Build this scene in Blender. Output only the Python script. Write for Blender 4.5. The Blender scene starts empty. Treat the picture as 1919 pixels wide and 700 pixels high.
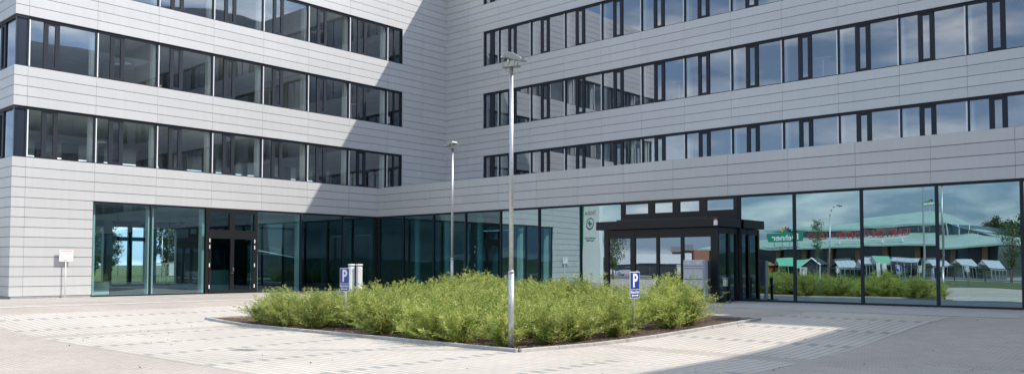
import bpy, bmesh, math, random
from mathutils import Vector, Matrix, noise
random.seed(7)
S = bpy.context.scene
COL = S.collection
R = math.radians
PI = math.pi

# ------------------------------------------------------------------ camera
F_PX, W_PX, H_PX = 1549.5, 1919, 700
pitch, roll, yaw = R(2.347), R(0.052), R(41.887)
fw = Vector((-math.sin(yaw)*math.cos(pitch), math.cos(yaw)*math.cos(pitch), math.sin(pitch)))
rt = Vector((math.cos(yaw), math.sin(yaw), 0)); up = rt.cross(fw)
r2 = rt*math.cos(roll) + up*math.sin(roll); u2 = -rt*math.sin(roll) + up*math.cos(roll)
cd = bpy.data.cameras.new('camera'); cam = bpy.data.objects.new('camera', cd); COL.objects.link(cam)
cam.matrix_world = Matrix(((r2.x, u2.x, -fw.x, 36.09), (r2.y, u2.y, -fw.y, -34.282), (r2.z, u2.z, -fw.z, 1.35), (0, 0, 0, 1)))
cd.sensor_width = 36; cd.lens = F_PX*36/W_PX; cd.shift_y = (432.5-350)/W_PX
cd.clip_start = 0.1; cd.clip_end = 6000
S.camera = cam

# ------------------------------------------------------------------ light
SUNV = Vector((1.1, 1.0, 1.62)).normalized()
elev = math.asin(SUNV.z)
w = bpy.data.worlds.new('World'); S.world = w; w.use_nodes = True
nt = w.node_tree; nt.nodes.clear(); N = nt.nodes.new; Lk = nt.links.new
sky = N('ShaderNodeTexSky'); sky.sky_type = 'NISHITA'; sky.sun_disc = False
sky.sun_elevation = elev; sky.sun_rotation = math.atan2(SUNV.x, SUNV.y)
sky.air_density = 1.0; sky.dust_density = 0.1; sky.ozone_density = 1.2; sky.altitude = 400
tc = N('ShaderNodeTexCoord'); sp = N('ShaderNodeSeparateXYZ'); Lk(tc.outputs['Generated'], sp.inputs[0])
def mth(op, a, b=None, c=None):
    m = N('ShaderNodeMath'); m.operation = op
    for i, v in enumerate((a, b, c)):
        if v is None: continue
        if isinstance(v, (int, float)): m.inputs[i].default_value = v
        else: Lk(v, m.inputs[i])
    return m.outputs[0]
cb = N('ShaderNodeCombineXYZ'); Lk(sp.outputs[0], cb.inputs[0]); Lk(sp.outputs[1], cb.inputs[1]); Lk(mth('MULTIPLY', sp.outputs[2], 3.2), cb.inputs[2])
n1 = N('ShaderNodeTexNoise'); Lk(cb.outputs[0], n1.inputs['Vector']); n1.inputs['Scale'].default_value = 3.8; n1.inputs['Detail'].default_value = 9; n1.inputs['Roughness'].default_value = 0.56; n1.inputs['Distortion'].default_value = 0.35
cr = N('ShaderNodeValToRGB'); Lk(n1.outputs[0], cr.inputs[0]); cr.color_ramp.elements[0].position = 0.37; cr.color_ramp.elements[1].position = 0.58
n2 = N('ShaderNodeTexNoise'); Lk(cb.outputs[0], n2.inputs['Vector']); n2.inputs['Scale'].default_value = 7.5; n2.inputs['Detail'].default_value = 7
cr2 = N('ShaderNodeValToRGB'); Lk(n2.outputs[0], cr2.inputs[0]); cr2.color_ramp.elements[0].color = (2.3, 3.3, 4.8, 1); cr2.color_ramp.elements[1].color = (9.6, 9.6, 9.6, 1)
cr2.color_ramp.elements[0].position = 0.45; cr2.color_ramp.elements[1].position = 0.62
mx = N('ShaderNodeMix'); mx.data_type = 'RGBA'
low = mth('MAXIMUM', mth('SUBTRACT', 0.96, mth('MULTIPLY', sp.outputs[2], 3.6)), 0.0)
Lk(mth('MAXIMUM', mth('MULTIPLY', cr.outputs[0], 0.88), low), mx.inputs[0]); Lk(sky.outputs[0], mx.inputs[6]); Lk(cr2.outputs[0], mx.inputs[7])
away = mth('MINIMUM', mth('MAXIMUM', mth('ADD', mth('MULTIPLY', sp.outputs[1], -1.2), 0.45), 0.0), 1.0)
lowb = mth('MINIMUM', mth('MAXIMUM', mth('SUBTRACT', 2.0, mth('MULTIPLY', sp.outputs[2], 3.6)), 0.0), 1.0)
dim = mth('SUBTRACT', 1.12, mth('MULTIPLY', mth('MULTIPLY', away, lowb), 0.62))
vs = N('ShaderNodeVectorMath'); vs.operation = 'SCALE'; Lk(mx.outputs[2], vs.inputs[0]); Lk(dim, vs.inputs['Scale'])
bg = N('ShaderNodeBackground'); bg.inputs[1].default_value = 0.15; Lk(vs.outputs[0], bg.inputs[0])
wo = N('ShaderNodeOutputWorld'); Lk(bg.outputs[0], wo.inputs[0])
sd = bpy.data.lights.new('sun', 'SUN'); sd.energy = 3.3; sd.angle = R(0.55); sd.color = (1.0, 0.935, 0.85)
so = bpy.data.objects.new('sun', sd); COL.objects.link(so); so.location = (60, 60, 90)
so.rotation_euler = SUNV.to_track_quat('Z', 'Y').to_euler()
S.view_settings.view_transform = 'Standard'; S.view_settings.look = 'None'; S.view_settings.gamma = 1
S.view_settings.use_curve_mapping = False
S.view_settings.exposure = 0.78
S.render.engine = 'CYCLES'
S.cycles.max_bounces = 8; S.cycles.diffuse_bounces = 4; S.cycles.glossy_bounces = 4; S.cycles.transparent_max_bounces = 14
S.cycles.sample_clamp_indirect = 6; S.cycles.caustics_reflective = False; S.cycles.caustics_refractive = False

# ------------------------------------------------------------------ materials
MATS = {}
def mat(name, col=(.5, .5, .5), rough=.6, metal=0., island=0., nscale=0., namt=0., bump=0., bscale=8., emit=None, spec=.5, vary=0.):
    if name in MATS: return MATS[name]
    m = bpy.data.materials.new(name); m.use_nodes = True; t = m.node_tree; b = t.nodes['Principled BSDF']
    b.inputs['Base Color'].default_value = (*col, 1); b.inputs['Roughness'].default_value = rough; b.inputs['Metallic'].default_value = metal
    b.inputs['Specular IOR Level'].default_value = spec
    last = None
    def mulby(fac_out, lo, hi):
        nonlocal last
        mr = t.nodes.new('ShaderNodeMapRange'); mr.inputs[3].default_value = lo; mr.inputs[4].default_value = hi
        t.links.new(fac_out, mr.inputs[0])
        v = t.nodes.new('ShaderNodeVectorMath'); v.operation = 'SCALE'
        if last is None: v.inputs[0].default_value = col
        else: t.links.new(last, v.inputs[0])
        t.links.new(mr.outputs[0], v.inputs['Scale']); last = v.outputs[0]
    if island:
        g = t.nodes.new('ShaderNodeNewGeometry'); mulby(g.outputs['Random Per Island'], 1-island, 1+island)
    if vary:
        g = t.nodes.new('ShaderNodeObjectInfo'); mulby(g.outputs['Random'], 1-vary, 1+vary)
    if namt:
        c = t.nodes.new('ShaderNodeTexCoord'); n = t.nodes.new('ShaderNodeTexNoise'); n.inputs['Scale'].default_value = nscale; n.inputs['Detail'].default_value = 8
        t.links.new(c.outputs['Object'], n.inputs['Vector'])
        r_ = t.nodes.new('ShaderNodeMapRange'); r_.inputs[1].default_value = .3; r_.inputs[2].default_value = .7; t.links.new(n.outputs[0], r_.inputs[0])
        mulby(r_.outputs[0], 1-namt, 1+namt)
    if last is not None: t.links.new(last, b.inputs['Base Color'])
    if bump:
        c = t.nodes.new('ShaderNodeTexCoord'); n = t.nodes.new('ShaderNodeTexNoise'); n.inputs['Scale'].default_value = bscale; n.inputs['Detail'].default_value = 5
        t.links.new(c.outputs['Object'], n.inputs['Vector'])
        bu = t.nodes.new('ShaderNodeBump'); bu.inputs['Distance'].default_value = bump; t.links.new(n.outputs[0], bu.inputs['Height']); t.links.new(bu.outputs[0], b.inputs['Normal'])
    if emit: b.inputs['Emission Color'].default_value = (*emit[0], 1); b.inputs['Emission Strength'].default_value = emit[1]
    MATS[name] = m; return m

def glass(name, tint, refl, base, wave=.002, scale=.5):
    m = bpy.data.materials.new(name); m.use_nodes = True; t = m.node_tree; t.nodes.clear(); n = t.nodes.new; l = t.links.new
    tr = n('ShaderNodeBsdfTransparent'); tr.inputs[0].default_value = (*tint, 1)
    gl = n('ShaderNodeBsdfGlossy'); gl.inputs[0].default_value = (*refl, 1); gl.inputs[1].default_value = 0.0
    lw = n('ShaderNodeLayerWeight'); lw.inputs[0].default_value = .5; fr = n('ShaderNodeMath'); fr.operation = 'POWER'; fr.inputs[1].default_value = 4.0; l(lw.outputs['Facing'], fr.inputs[0])
    ma = n('ShaderNodeMath'); ma.operation = 'MULTIPLY_ADD'; ma.inputs[1].default_value = 1-base; ma.inputs[2].default_value = base; l(fr.outputs[0], ma.inputs[0])
    mi = n('ShaderNodeMixShader'); l(ma.outputs[0], mi.inputs[0]); l(tr.outputs[0], mi.inputs[1]); l(gl.outputs[0], mi.inputs[2])
    ou = n('ShaderNodeOutputMaterial'); l(mi.outputs[0], ou.inputs[0])
    if wave:
        c = n('ShaderNodeTexCoord'); oi = n('ShaderNodeObjectInfo'); ad = n('ShaderNodeVectorMath'); ad.operation = 'ADD'
        sc = n('ShaderNodeVectorMath'); sc.operation = 'SCALE'; sc.inputs['Scale'].default_value = 60; sc.inputs[0].default_value = (1, .7, .3)
        ml = n('ShaderNodeMath'); ml.operation = 'MULTIPLY'; ml.inputs[1].default_value = 60; l(oi.outputs['Random'], ml.inputs[0]); l(ml.outputs[0], sc.inputs['Scale'])
        l(c.outputs['Object'], ad.inputs[0]); l(sc.outputs[0], ad.inputs[1])
        no = n('ShaderNodeTexNoise'); no.inputs['Scale'].default_value = scale; no.inputs['Detail'].default_value = 1.0; l(ad.outputs[0], no.inputs['Vector'])
        bu = n('ShaderNodeBump'); bu.inputs['Distance'].default_value = wave; l(no.outputs[0], bu.inputs['Height']); l(bu.outputs[0], gl.inputs['Normal'])
    MATS[name] = m; return m

ALU = mat('white aluminium panel', (.545, .545, .545), .42, .2, island=.03, nscale=.35, namt=.02)
t_ = ALU.node_tree; b_ = t_.nodes['Principled BSDF']; lk_ = b_.inputs['Base Color'].links[0]; src_ = lk_.from_socket
c_ = t_.nodes.new('ShaderNodeTexCoord'); mp_ = t_.nodes.new('ShaderNodeMapping'); mp_.inputs['Scale'].default_value = (7, 7, .45); t_.links.new(c_.outputs['Object'], mp_.inputs[0])
no_ = t_.nodes.new('ShaderNodeTexNoise'); no_.inputs['Scale'].default_value = 1; no_.inputs['Detail'].default_value = 6; t_.links.new(mp_.outputs[0], no_.inputs['Vector'])
mr_ = t_.nodes.new('ShaderNodeMapRange'); mr_.inputs[1].default_value = .35; mr_.inputs[2].default_value = .7; mr_.inputs[3].default_value = 1.015; mr_.inputs[4].default_value = .975; t_.links.new(no_.outputs[0], mr_.inputs[0])
ve_ = t_.nodes.new('ShaderNodeVectorMath'); ve_.operation = 'SCALE'; t_.links.new(src_, ve_.inputs[0]); t_.links.new(mr_.outputs[0], ve_.inputs['Scale']); t_.links.new(ve_.outputs[0], b_.inputs['Base Color'])
BACK = mat('dark joint backing', (.065, .065, .07), .9)
FRAME = mat('anthracite window frame', (.022, .027, .038), .5, 0., spec=.25)
BLACK = mat('black entrance frame', (.012, .012, .013), .4, .2)
NAVY = mat('dark spandrel panel', (.02, .028, .045), .25)
WHITE = mat('interior white paint', (.78, .79, .78), .6)
RAIL = mat('pale guide rail', (.75, .77, .78), .4)
CEIL = mat('ceiling panels', (.72, .73, .71), .9, nscale=1.2, namt=.06)
FLOORM = mat('interior floor', (.55, .55, .53), .35, nscale=2, namt=.1)
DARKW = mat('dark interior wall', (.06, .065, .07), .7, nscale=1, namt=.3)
GREYW = mat('grey interior wall', (.5, .51, .5), .8, nscale=1, namt=.08)
WOOD = mat('light wood', (.42, .26, .13), .5, nscale=6, namt=.15)
GALV = mat('galvanised steel', (.50, .51, .52), .42, .75, nscale=22, namt=.16)
LAMPG = mat('lamp housing grey', (.33, .345, .35), .45, .35)
LENS = mat('lamp lens', (.62, .60, .50), .2)
SIGNW = mat('white sign enamel', (.78, .78, .77), .4)
BLUE = mat('blue sign enamel', (.018, .05, .30), .35)
RED = mat('red print', (.55, .12, .10), .5)
GREYP = mat('grey print', (.35, .35, .36), .5)
MAILM = mat('mailbox grey paint', (.54, .56, .60), .42, .3)
MAILD = mat('mailbox slot dark', (.05, .055, .06), .5)
STEEL = mat('brushed steel', (.6, .6, .6), .28, .9)
CONC = mat('concrete plinth', (.30, .30, .29), .8, nscale=5, namt=.12)
PEDM = mat('white pedestal paint', (.76, .77, .76), .45, nscale=3, namt=.05)
GS = glass('storefront glass', (.62, .87, .86), (.62, .84, .95), .26, .0035, .45)
GSD = glass('dark storefront glass', (.14, .32, .34), (.66, .89, .97), .48, .005, .45)
GU = glass('office glass', (.74, .80, .78), (.84, .90, 1.0), .38, .0012, .7)
GUL = glass('left wing office glass', (.86, .91, .88), (.78, .87, 1.0), .20, .0010, .7)  # same office glass, reflectance lowered to imitate weaker reflections on this wing
GSC = glass('corner storefront glass', (.24, .52, .54), (.60, .88, 1.0), .15, .003, .45)  # storefront glass copy, reflectance lowered to dim double reflections near the inner corner
GV = glass('vestibule glass', (.14, .22, .24), (.78, .89, .98), .50, .0015, .6)

# ------------------------------------------------------------------ mesh helpers
class MB:
    def __init__(s): s.bm = bmesh.new()
    def box(s, x0, x1, y0, y1, z0, z1, M=None):
        r = bmesh.ops.create_cube(s.bm, size=1)
        m = Matrix.Translation(((x0+x1)/2, (y0+y1)/2, (z0+z1)/2)) @ Matrix.Diagonal((abs(x1-x0), abs(y1-y0), abs(z1-z0), 1))
        if M is not None: m = M @ m
        bmesh.ops.transform(s.bm, matrix=m, verts=r['verts']); return r['verts']
    def quad(s, pts):
        vs = [s.bm.verts.new(p) for p in pts]; return s.bm.faces.new(vs)
    def tube(s, p0, p1, r0, r1=None, n=10, caps=True):
        p0 = Vector(p0); p1 = Vector(p1); r1 = r0 if r1 is None else r1
        d = p1-p0; L = d.length
        r = bmesh.ops.create_cone(s.bm, cap_ends=caps, segments=n, radius1=r0, radius2=r1, depth=L)
        bmesh.ops.transform(s.bm, matrix=Matrix.Translation((p0+p1)/2) @ d.to_track_quat('Z', 'Y').to_matrix().to_4x4(), verts=r['verts'])
        return r['verts']
    def path(s, pts, rad, n=8):
        for i in range(len(pts)-1):
            r0 = rad[i] if isinstance(rad, (list, tuple)) else rad; r1 = rad[i+1] if isinstance(rad, (list, tuple)) else rad
            s.tube(pts[i], pts[i+1], r0, r1, n)
    def prism(s, pts, h, M=None):   # pts in XY, extruded by h in z
        vs = [s.bm.verts.new((p[0], p[1], 0)) for p in pts]; f = s.bm.faces.new(vs)
        e = bmesh.ops.extrude_face_region(s.bm, geom=[f]); nv = [v for v in e['geom'] if isinstance(v, bmesh.types.BMVert)]
        bmesh.ops.translate(s.bm, vec=(0, 0, h), verts=nv)
        if M is not None: bmesh.ops.transform(s.bm, matrix=M, verts=vs+nv)
        return vs+nv
    def sphere(s, c, r, sc=(1, 1, 1), n=12):
        q = bmesh.ops.create_uvsphere(s.bm, u_segments=n, v_segments=max(6, n//2), radius=r)
        bmesh.ops.transform(s.bm, matrix=Matrix.Translation(c) @ Matrix.Diagonal((*sc, 1)), verts=q['verts'])
    def mesh(s, name, m, smooth=False, bevel=0):
        if bevel: bmesh.ops.bevel(s.bm, geom=s.bm.edges[:], offset=bevel, segments=1, affect='EDGES', clamp_overlap=True)
        bmesh.ops.recalc_face_normals(s.bm, faces=s.bm.faces[:])
        me = bpy.data.meshes.new(name); s.bm.to_mesh(me); s.bm.free()
        for x in (m if isinstance(m, (list, tuple)) else [m]): me.materials.append(x)
        if smooth:
            for p in me.polygons: p.use_smooth = True
        return me
    def build(s, name, m, parent=None, smooth=False, bevel=0):
        return link(name, s.mesh(name, m, smooth, bevel), parent)
def link(name, me, parent=None, M=None):
    o = bpy.data.objects.new(name, me); COL.objects.link(o); o.parent = parent
    if M is not None: o.matrix_local = M
    return o
def tag(o, label=None, cat=None, group=None, kind=None):
    if label: o['label'] = label
    if cat: o['category'] = cat
    if group: o['group'] = group
    if kind: o['kind'] = kind
    return o
def thing(name, label, cat, loc=(0, 0, 0), rz=0, group=None):
    o = bpy.data.objects.new(name, None); COL.objects.link(o); o.location = loc; o.rotation_euler = (0, 0, rz); o.empty_display_size = .2
    return tag(o, label, cat, group)
def dup(root, loc, rz=None, label=None, group=None, scale=None):
    r = root.copy(); COL.objects.link(r); r.location = loc
    if rz is not None: r.rotation_euler = (0, 0, rz)
    if scale is not None: r.scale = (scale,)*3 if isinstance(scale, (int, float)) else scale
    if label: r['label'] = label
    if group: r['group'] = group
    for ch in list(root.children):
        c = ch.copy(); COL.objects.link(c); c.parent = r
        for g in ch.children:
            d = g.copy(); COL.objects.link(d); d.parent = c
    return r
def text(name, body, size, m, loc, rz, parent, extrude=.002, align='CENTER', sx=1.0, bold=0.0, tilt=90):
    cu = bpy.data.curves.new(name, 'FONT'); cu.body = body; cu.size = size; cu.extrude = extrude; cu.align_x = align; cu.align_y = 'CENTER'; cu.offset = bold
    cu.materials.append(m); cu.resolution_u = 3
    tmp = bpy.data.objects.new('tmp', cu); me = bpy.data.meshes.new_from_object(tmp); bpy.data.objects.remove(tmp); me.name = name
    o = bpy.data.objects.new(name, me); COL.objects.link(o); o.parent = parent; o.location = loc; o.rotation_euler = (R(tilt), 0, rz); o.scale = (sx, 1, 1)
    return o
def struct(o): o['kind'] = 'structure'; return o

# ------------------------------------------------------------------ ground
def hgt(x, y):
    t = (min(x, -5.2-y)-5)/10; t = max(0., min(1., t)); return -.42*t*t*(3-2*t)
def sheet(name, poly, m, off, step=.75, hole=None):
    """a sheet over a convex polygon (or rectangle) following the ground"""
    bm = bmesh.new()
    xs = [p[0] for p in poly]; ys = [p[1] for p in poly]
    vs = [bm.verts.new((p[0], p[1], 0)) for p in poly]; bm.faces.new(vs)
    for ax, lo, hi in ((0, min(xs), max(xs)), (1, min(ys), max(ys))):
        k = max(1, int((hi-lo)/step))
        for i in range(1, k):
            v = lo+(hi-lo)*i/k; co = [0, 0, 0]; no = [0, 0, 0]; co[ax] = v; no[ax] = 1
            bmesh.ops.bisect_plane(bm, geom=bm.verts[:]+bm.edges[:]+bm.faces[:], plane_co=co, plane_no=no)
    for v in bm.verts: v.co.z = hgt(v.co.x, v.co.y)+off
    bmesh.ops.recalc_face_normals(bm, faces=bm.faces[:])
    me = bpy.data.meshes.new(name); bm.to_mesh(me); bm.free(); me.materials.append(m)
    for p in me.polygons: p.use_smooth = True
    if me.polygons[0].normal.z < 0: me.flip_normals()
    o = link(name, me); o['kind'] = 'structure'; return o

def paver_mat(name, bw, bh, col, joint, rot=0, jw=.02, offs=(0, 0), darks=None, contrast=.05, spotc=None):
    m = bpy.data.materials.new(name); m.use_nodes = True; t = m.node_tree; n = t.nodes.new; l = t.links.new; b = t.nodes['Principled BSDF']
    c = n('ShaderNodeTexCoord'); mp = n('ShaderNodeMapping'); mp.inputs['Rotation'].default_value = (0, 0, rot); mp.inputs['Location'].default_value = (offs[0], offs[1], 0)
    l(c.outputs['Object'], mp.inputs[0])
    br = n('ShaderNodeTexBrick'); l(mp.outputs[0], br.inputs[0]); br.inputs['Scale'].default_value = 1
    br.inputs['Brick Width'].default_value = bw; br.inputs['Row Height'].default_value = bh; br.inputs['Mortar Size'].default_value = jw/2; br.inputs['Mortar Smooth'].default_value = .3
    br.inputs['Color1'].default_value = (*[x*(1-contrast) for x in col], 1); br.inputs['Color2'].default_value = (*[x*(1+contrast) for x in col], 1); br.inputs['Mortar'].default_value = (*joint, 1)
    cur = br.outputs[0]
    se0 = n('ShaderNodeSeparateXYZ'); l(mp.outputs[0], se0.inputs[0])
    def mm(op, a, b_=None):
        k = n('ShaderNodeMath'); k.operation = op
        for i, v in enumerate((a, b_)):
            if v is None: continue
            if isinstance(v, (int, float)): k.inputs[i].default_value = v
            else: l(v, k.inputs[i])
        return k.outputs[0]
    if darks:
        ln = mm('LESS_THAN', mm('FLOORED_MODULO', mm('ADD', se0.outputs[1], .009), bh), .018)
        mi = n('ShaderNodeMix'); mi.data_type = 'RGBA'; l(ln, mi.inputs[0]); l(cur, mi.inputs[6]); mi.inputs[7].default_value = (.20, .185, .17, 1); cur = mi.outputs[2]
        period, length, x0 = darks
        se = n('ShaderNodeSeparateXYZ'); l(mp.outputs[0], se.inputs[0])
        fx = mm('LESS_THAN', mm('FLOORED_MODULO', mm('SUBTRACT', se.outputs[0], x0), period), length)
        fy = mm('LESS_THAN', mm('FLOORED_MODULO', se.outputs[1], bh*2), bh)
        fac = mm('MULTIPLY', fx, fy)
        nm = n('ShaderNodeTexNoise'); nm.inputs['Scale'].default_value = .9; l(c.outputs['Object'], nm.inputs['Vector'])
        fac = mm('MULTIPLY', fac, mm('MULTIPLY', fac, .8))
        mi = n('ShaderNodeMix'); mi.data_type = 'RGBA'; l(fac, mi.inputs[0]); l(cur, mi.inputs[6]); mi.inputs[7].default_value = (.25, .255, .25, 1); cur = mi.outputs[2]
    # broad and fine stains
    for sc, lo, hi in ((.35, .90, 1.08), (3.0, .95, 1.05), (38, .90, 1.08)):
        no = n('ShaderNodeTexNoise'); no.inputs['Scale'].default_value = sc; no.inputs['Detail'].default_value = 6; l(c.outputs['Object'], no.inputs['Vector'])
        mr = n('ShaderNodeMapRange'); mr.inputs[1].default_value = .3; mr.inputs[2].default_value = .7; mr.inputs[3].default_value = lo; mr.inputs[4].default_value = hi; l(no.outputs[0], mr.inputs[0])
        v = n('ShaderNodeVectorMath'); v.operation = 'SCALE'; l(cur, v.inputs[0]); l(mr.outputs[0], v.inputs['Scale']); cur = v.outputs[0]
    # sparse dark specks of dirt in the joints
    vo = n('ShaderNodeTexVoronoi'); vo.inputs['Scale'].default_value = 1.6; l(c.outputs['Object'], vo.inputs['Vector'])
    sp_ = mm('LESS_THAN', vo.outputs['Distance'], .035)
    mi = n('ShaderNodeMix'); mi.data_type = 'RGBA'; l(mm('MULTIPLY', sp_, .6), mi.inputs[0]); l(cur, mi.inputs[6]); mi.inputs[7].default_value = (.12, .11, .09, 1); cur = mi.outputs[2]
    l(cur, b.inputs['Base Color']); b.inputs['Roughness'].default_value = .85; b.inputs['Specular IOR Level'].default_value = .25
    bu = n('ShaderNodeBump'); bu.inputs['Distance'].default_value = .006; l(br.outputs['Fac'], bu.inputs['Height']); bu.invert = True; l(bu.outputs[0], b.inputs['Normal'])
    return m

PAVE = paver_mat('small concrete pavers', .20, .10, (.42, .375, .325), (.21, .185, .16), jw=.009, contrast=.04)
BAYX = paver_mat('bay pavers along x', .30, .175, (.48, .440, .385), (.395, .357, .312), jw=.012, contrast=.025, offs=(0, .02), darks=(2.45, .30, 27.06-2.45*12))
BAYY = paver_mat('bay pavers along y', .30, .175, (.48, .440, .385), (.395, .357, .312), rot=R(90), jw=.012, contrast=.025, darks=(2.4, .30, .1))
STRIP = mat('light paving band', (.56, .54, .50), .85, nscale=1.5, namt=.06)
SLAB = mat('grey entrance paving', (.40, .38, .36), .85, nscale=2, namt=.08)
GRASS = mat('mown grass', (.08, .10, .034), .9, nscale=1.1, namt=.35, bump=.05, bscale=30)
ASPH = mat('asphalt', (.07, .07, .072), .9, nscale=8, namt=.15)
SOIL = mat('bark mulch soil', (.085, .052, .036), .95, nscale=14, namt=.5, bump=.03, bscale=40)
KERB = mat('concrete kerb', (.40, .39, .37), .8, nscale=6, namt=.15, island=.10)

g = MB(); g.quad([(-3000, -3000, -.47), (3000, -3000, -.47), (3000, 3000, -.47), (-3000, 3000, -.47)]); gr = g.build('ground', GRASS)
gr['kind'] = 'structure'
# meadow behind the left wing at floor level
g = MB(); g.box(-400, -17.2, -30, 400, -.46, -.02); struct(g.build('meadow', GRASS))
sheet('plaza', [(-16.9, -46), (62, -46), (62, -5), (-16.9, -5)], PAVE, 0, 1.5)
sheet('parking_bay_paving', [(8.7, -27.03), (29.9, -27.03), (29.9, -21.55), (8.7, -21.55)], BAYX, .004)
sheet('parking_bay_paving', [(8.7, -21.546), (12.0, -21.546), (12.4, -10.2), (8.7, -10.2)], BAYX, .004)
sheet('parking_bay_paving', [(25.0, -21.546), (29.9, -21.546), (30.2, -10.4), (26.5, -10.4)], BAYY, .004)
for x0, x1 in ((6.2, 6.45), (3.2, 3.45), (4.7, 4.85), (1.7, 1.95), (0.06, .55)):
    sheet('paving_band', [(x0, -45), (x1, -45), (x1, -6), (x0, -6)], STRIP, .004, 2)
sheet('entrance_paving', [(14.5, -9.9), (31.5, -9.9), (31.5, -5.2), (14.5, -5.2)], SLAB, .003, 2)

# planting bed
BED = [(12.0, -21.5), (24.9, -21.6), (26.25, -13.5), (12.35, -12.9)]
sheet('planting_bed_soil', [(p[0], p[1]) for p in BED], SOIL, .03, .5)
kb = MB()
for i in range(4):
    a = Vector((*BED[i], 0)); b = Vector((*BED[(i+1) % 4], 0)); L = (b-a).length; n_ = int(L/1.0); dv = (b-a)/n_; pn = Vector((dv.y, -dv.x, 0)).normalized()*.09
    for k in range(n_):
        p = a+dv*(k+.004); q = a+dv*(k+.996)
        z0 = hgt(p.x, p.y)-.08; z1 = hgt(q.x, q.y)-.08; hh = .155
        c = [(p, z0), (q, z1), (q+pn, z1), (p+pn, z0)]
        vs = [kb.bm.verts.new((v.x, v.y, z)) for v, z in c]+[kb.bm.verts.new((v.x, v.y, z+hh)) for v, z in c]
        for f in ((0, 3, 2, 1), (4, 5, 6, 7), (0, 1, 5, 4), (1, 2, 6, 5), (2, 3, 7, 6), (3, 0, 4, 7)): kb.bm.faces.new([vs[j] for j in f])
struct(kb.build('kerb', KERB, bevel=.008))

# ------------------------------------------------------------------ office building
ROT90 = Matrix.Rotation(R(90), 4, 'Z')
WL = ROT90.copy()                                            # left wing facade: local x = world y, outward = +x
WR = Matrix.Identity(4)                                      # right wing, outward = -y
WB = Matrix.Translation((0, -5.215, 0))                      # ground floor box of the right wing
WE = Matrix.Translation((0, -23.36, 0))                      # end face of the left wing
WX = Matrix.Translation((43, 0, 0)) @ Matrix.Rotation(R(-90), 4, 'Z')   # neighbouring wing: local x = -world y, outward = -x
Z = [0, 4.0, 5.6, 7.62, 9.22, 11.24, 12.84, 14.86, 16.46, 18.48, 20.08]
COURSE = [.1+.39*i for i in range(11)]+[4.4, 4.8, 5.2, 5.6]
for k in range(1, 5):
    zb = Z[2*k]
    COURSE += [zb+.404*i for i in range(1, 6)]+[zb+2.02+.4*i for i in range(1, 5)]
COURSE = sorted(set(round(c, 3) for c in COURSE))

def cladding(parent, Mx, u0, u1, joints, openings, zmin=.1, zmax=20.08, courses=None, gap=.020, vgap=.008, mt=None):
    courses = [c for c in (courses or COURSE) if zmin-1e-3 <= c <= zmax+1e-3]
    pm = MB(); bmk = MB()
    for za, zb in zip(courses[:-1], courses[1:]):
        zm = (za+zb)/2
        segs = [(u0, u1)]
        for (a, b, c, d) in openings:
            if c < zm < d:
                ns = []
                for (p, q) in segs:
                    if b <= p or a >= q: ns.append((p, q)); continue
                    if a > p: ns.append((p, a))
                    if b < q: ns.append((b, q))
                segs = ns
        for (p, q) in segs:
            bmk.box(p+(.06 if p == u0 else 0), q-(.06 if q == u1 else 0), .052, .30, za, zb)
            cuts = [p]+[j for j in sorted(joints) if p+.12 < j < q-.05]+[q]
            for a, b in zip(cuts[:-1], cuts[1:]):
                la = vgap/2 if a != p else 0; lb = vgap/2 if b != q else 0
                pm.box(a+la, b-lb, 0, .05, za+gap/2, zb-gap/2)
    o = pm.mesh('cladding', mt or ALU); link('cladding', o, parent, Mx)
    link('wall_backing', bmk.mesh('wall_backing', BACK), parent, Mx)

# one mesh per kind of window bay, copied to each bay
def bay_meshes(width, fa, fb, zh, opening=True, gm=None):
    out = []
    for var in range(4):
        rnd = random.Random(var*7+int(width*100))
        fr = MB(); Y0, Y1 = .10, .17
        fr.box(-.028, .028, .085, .20, 0, zh)
        fr.box(.028, width-.028, Y0, Y1, 0, .045); fr.box(.028, width-.028, .06, Y1, zh-.10, zh)
        if opening:
            fr.box(fa, fa+.17, Y0-.01, Y1+.01, .045, zh-.10); fr.box(fb-.17, fb, Y0-.01, Y1+.01, .045, zh-.10)
            fr.box(fa+.17, fb-.17, Y0-.01, Y1+.01, .045, .13); fr.box(fa+.17, fb-.17, Y0-.01, Y1+.01, zh-.19, zh-.10)
            fr.box(fb-.03, fb-.01, Y0-.03, Y0-.01, .05, .09)
        pa = MB()
        def pane(a, b, z0, z1):
            j = [rnd.uniform(-.003, .003) for _ in range(3)]
            pa.quad([(a, .135+j[0], z0), (b, .135+j[1], z0), (b, .135+j[2], z1), (a, .135+j[0]+j[2]-j[1], z1)])
        if opening:
            pane(.028, fa, .045, zh-.10); pane(fa+.17, fb-.17, .13, zh-.19); pane(fb, width-.028, .045, zh-.10)
        else: pane(.028, width-.028, .045, zh-.10)
        out.append((fr.mesh('window', FRAME), pa.mesh('pane', gm or GU)))
    return out
def window(parent, Mx, u, z, meshes, rail=None, col=None, var=0):
    M_ = Mx @ Matrix.Translation((u, 0, z)); f = link('window', meshes[var % 4][0], parent, M_)
    link('pane', meshes[var % 4][1], f)
    if rail: link('guide_rail', rail, f)
    if col: link('inner_column', col, f)
    return f
ML, MR_ = 2.617, 2.4
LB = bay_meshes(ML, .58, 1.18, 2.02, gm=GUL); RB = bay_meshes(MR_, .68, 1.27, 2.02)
m_ = MB(); m_.box(.034, .075, .06, .10, .03, 1.90); RAILL = m_.mesh('guide_rail', RAIL)
m_ = MB(); m_.box(-.075, -.034, .06, .10, .03, 1.90); RAILR = m_.mesh('guide_rail', RAIL)
m_ = MB(); m_.box(-.14, .14, .24, .52, -.8, 2.10); COLM = m_.mesh('inner_column', WHITE)

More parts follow.
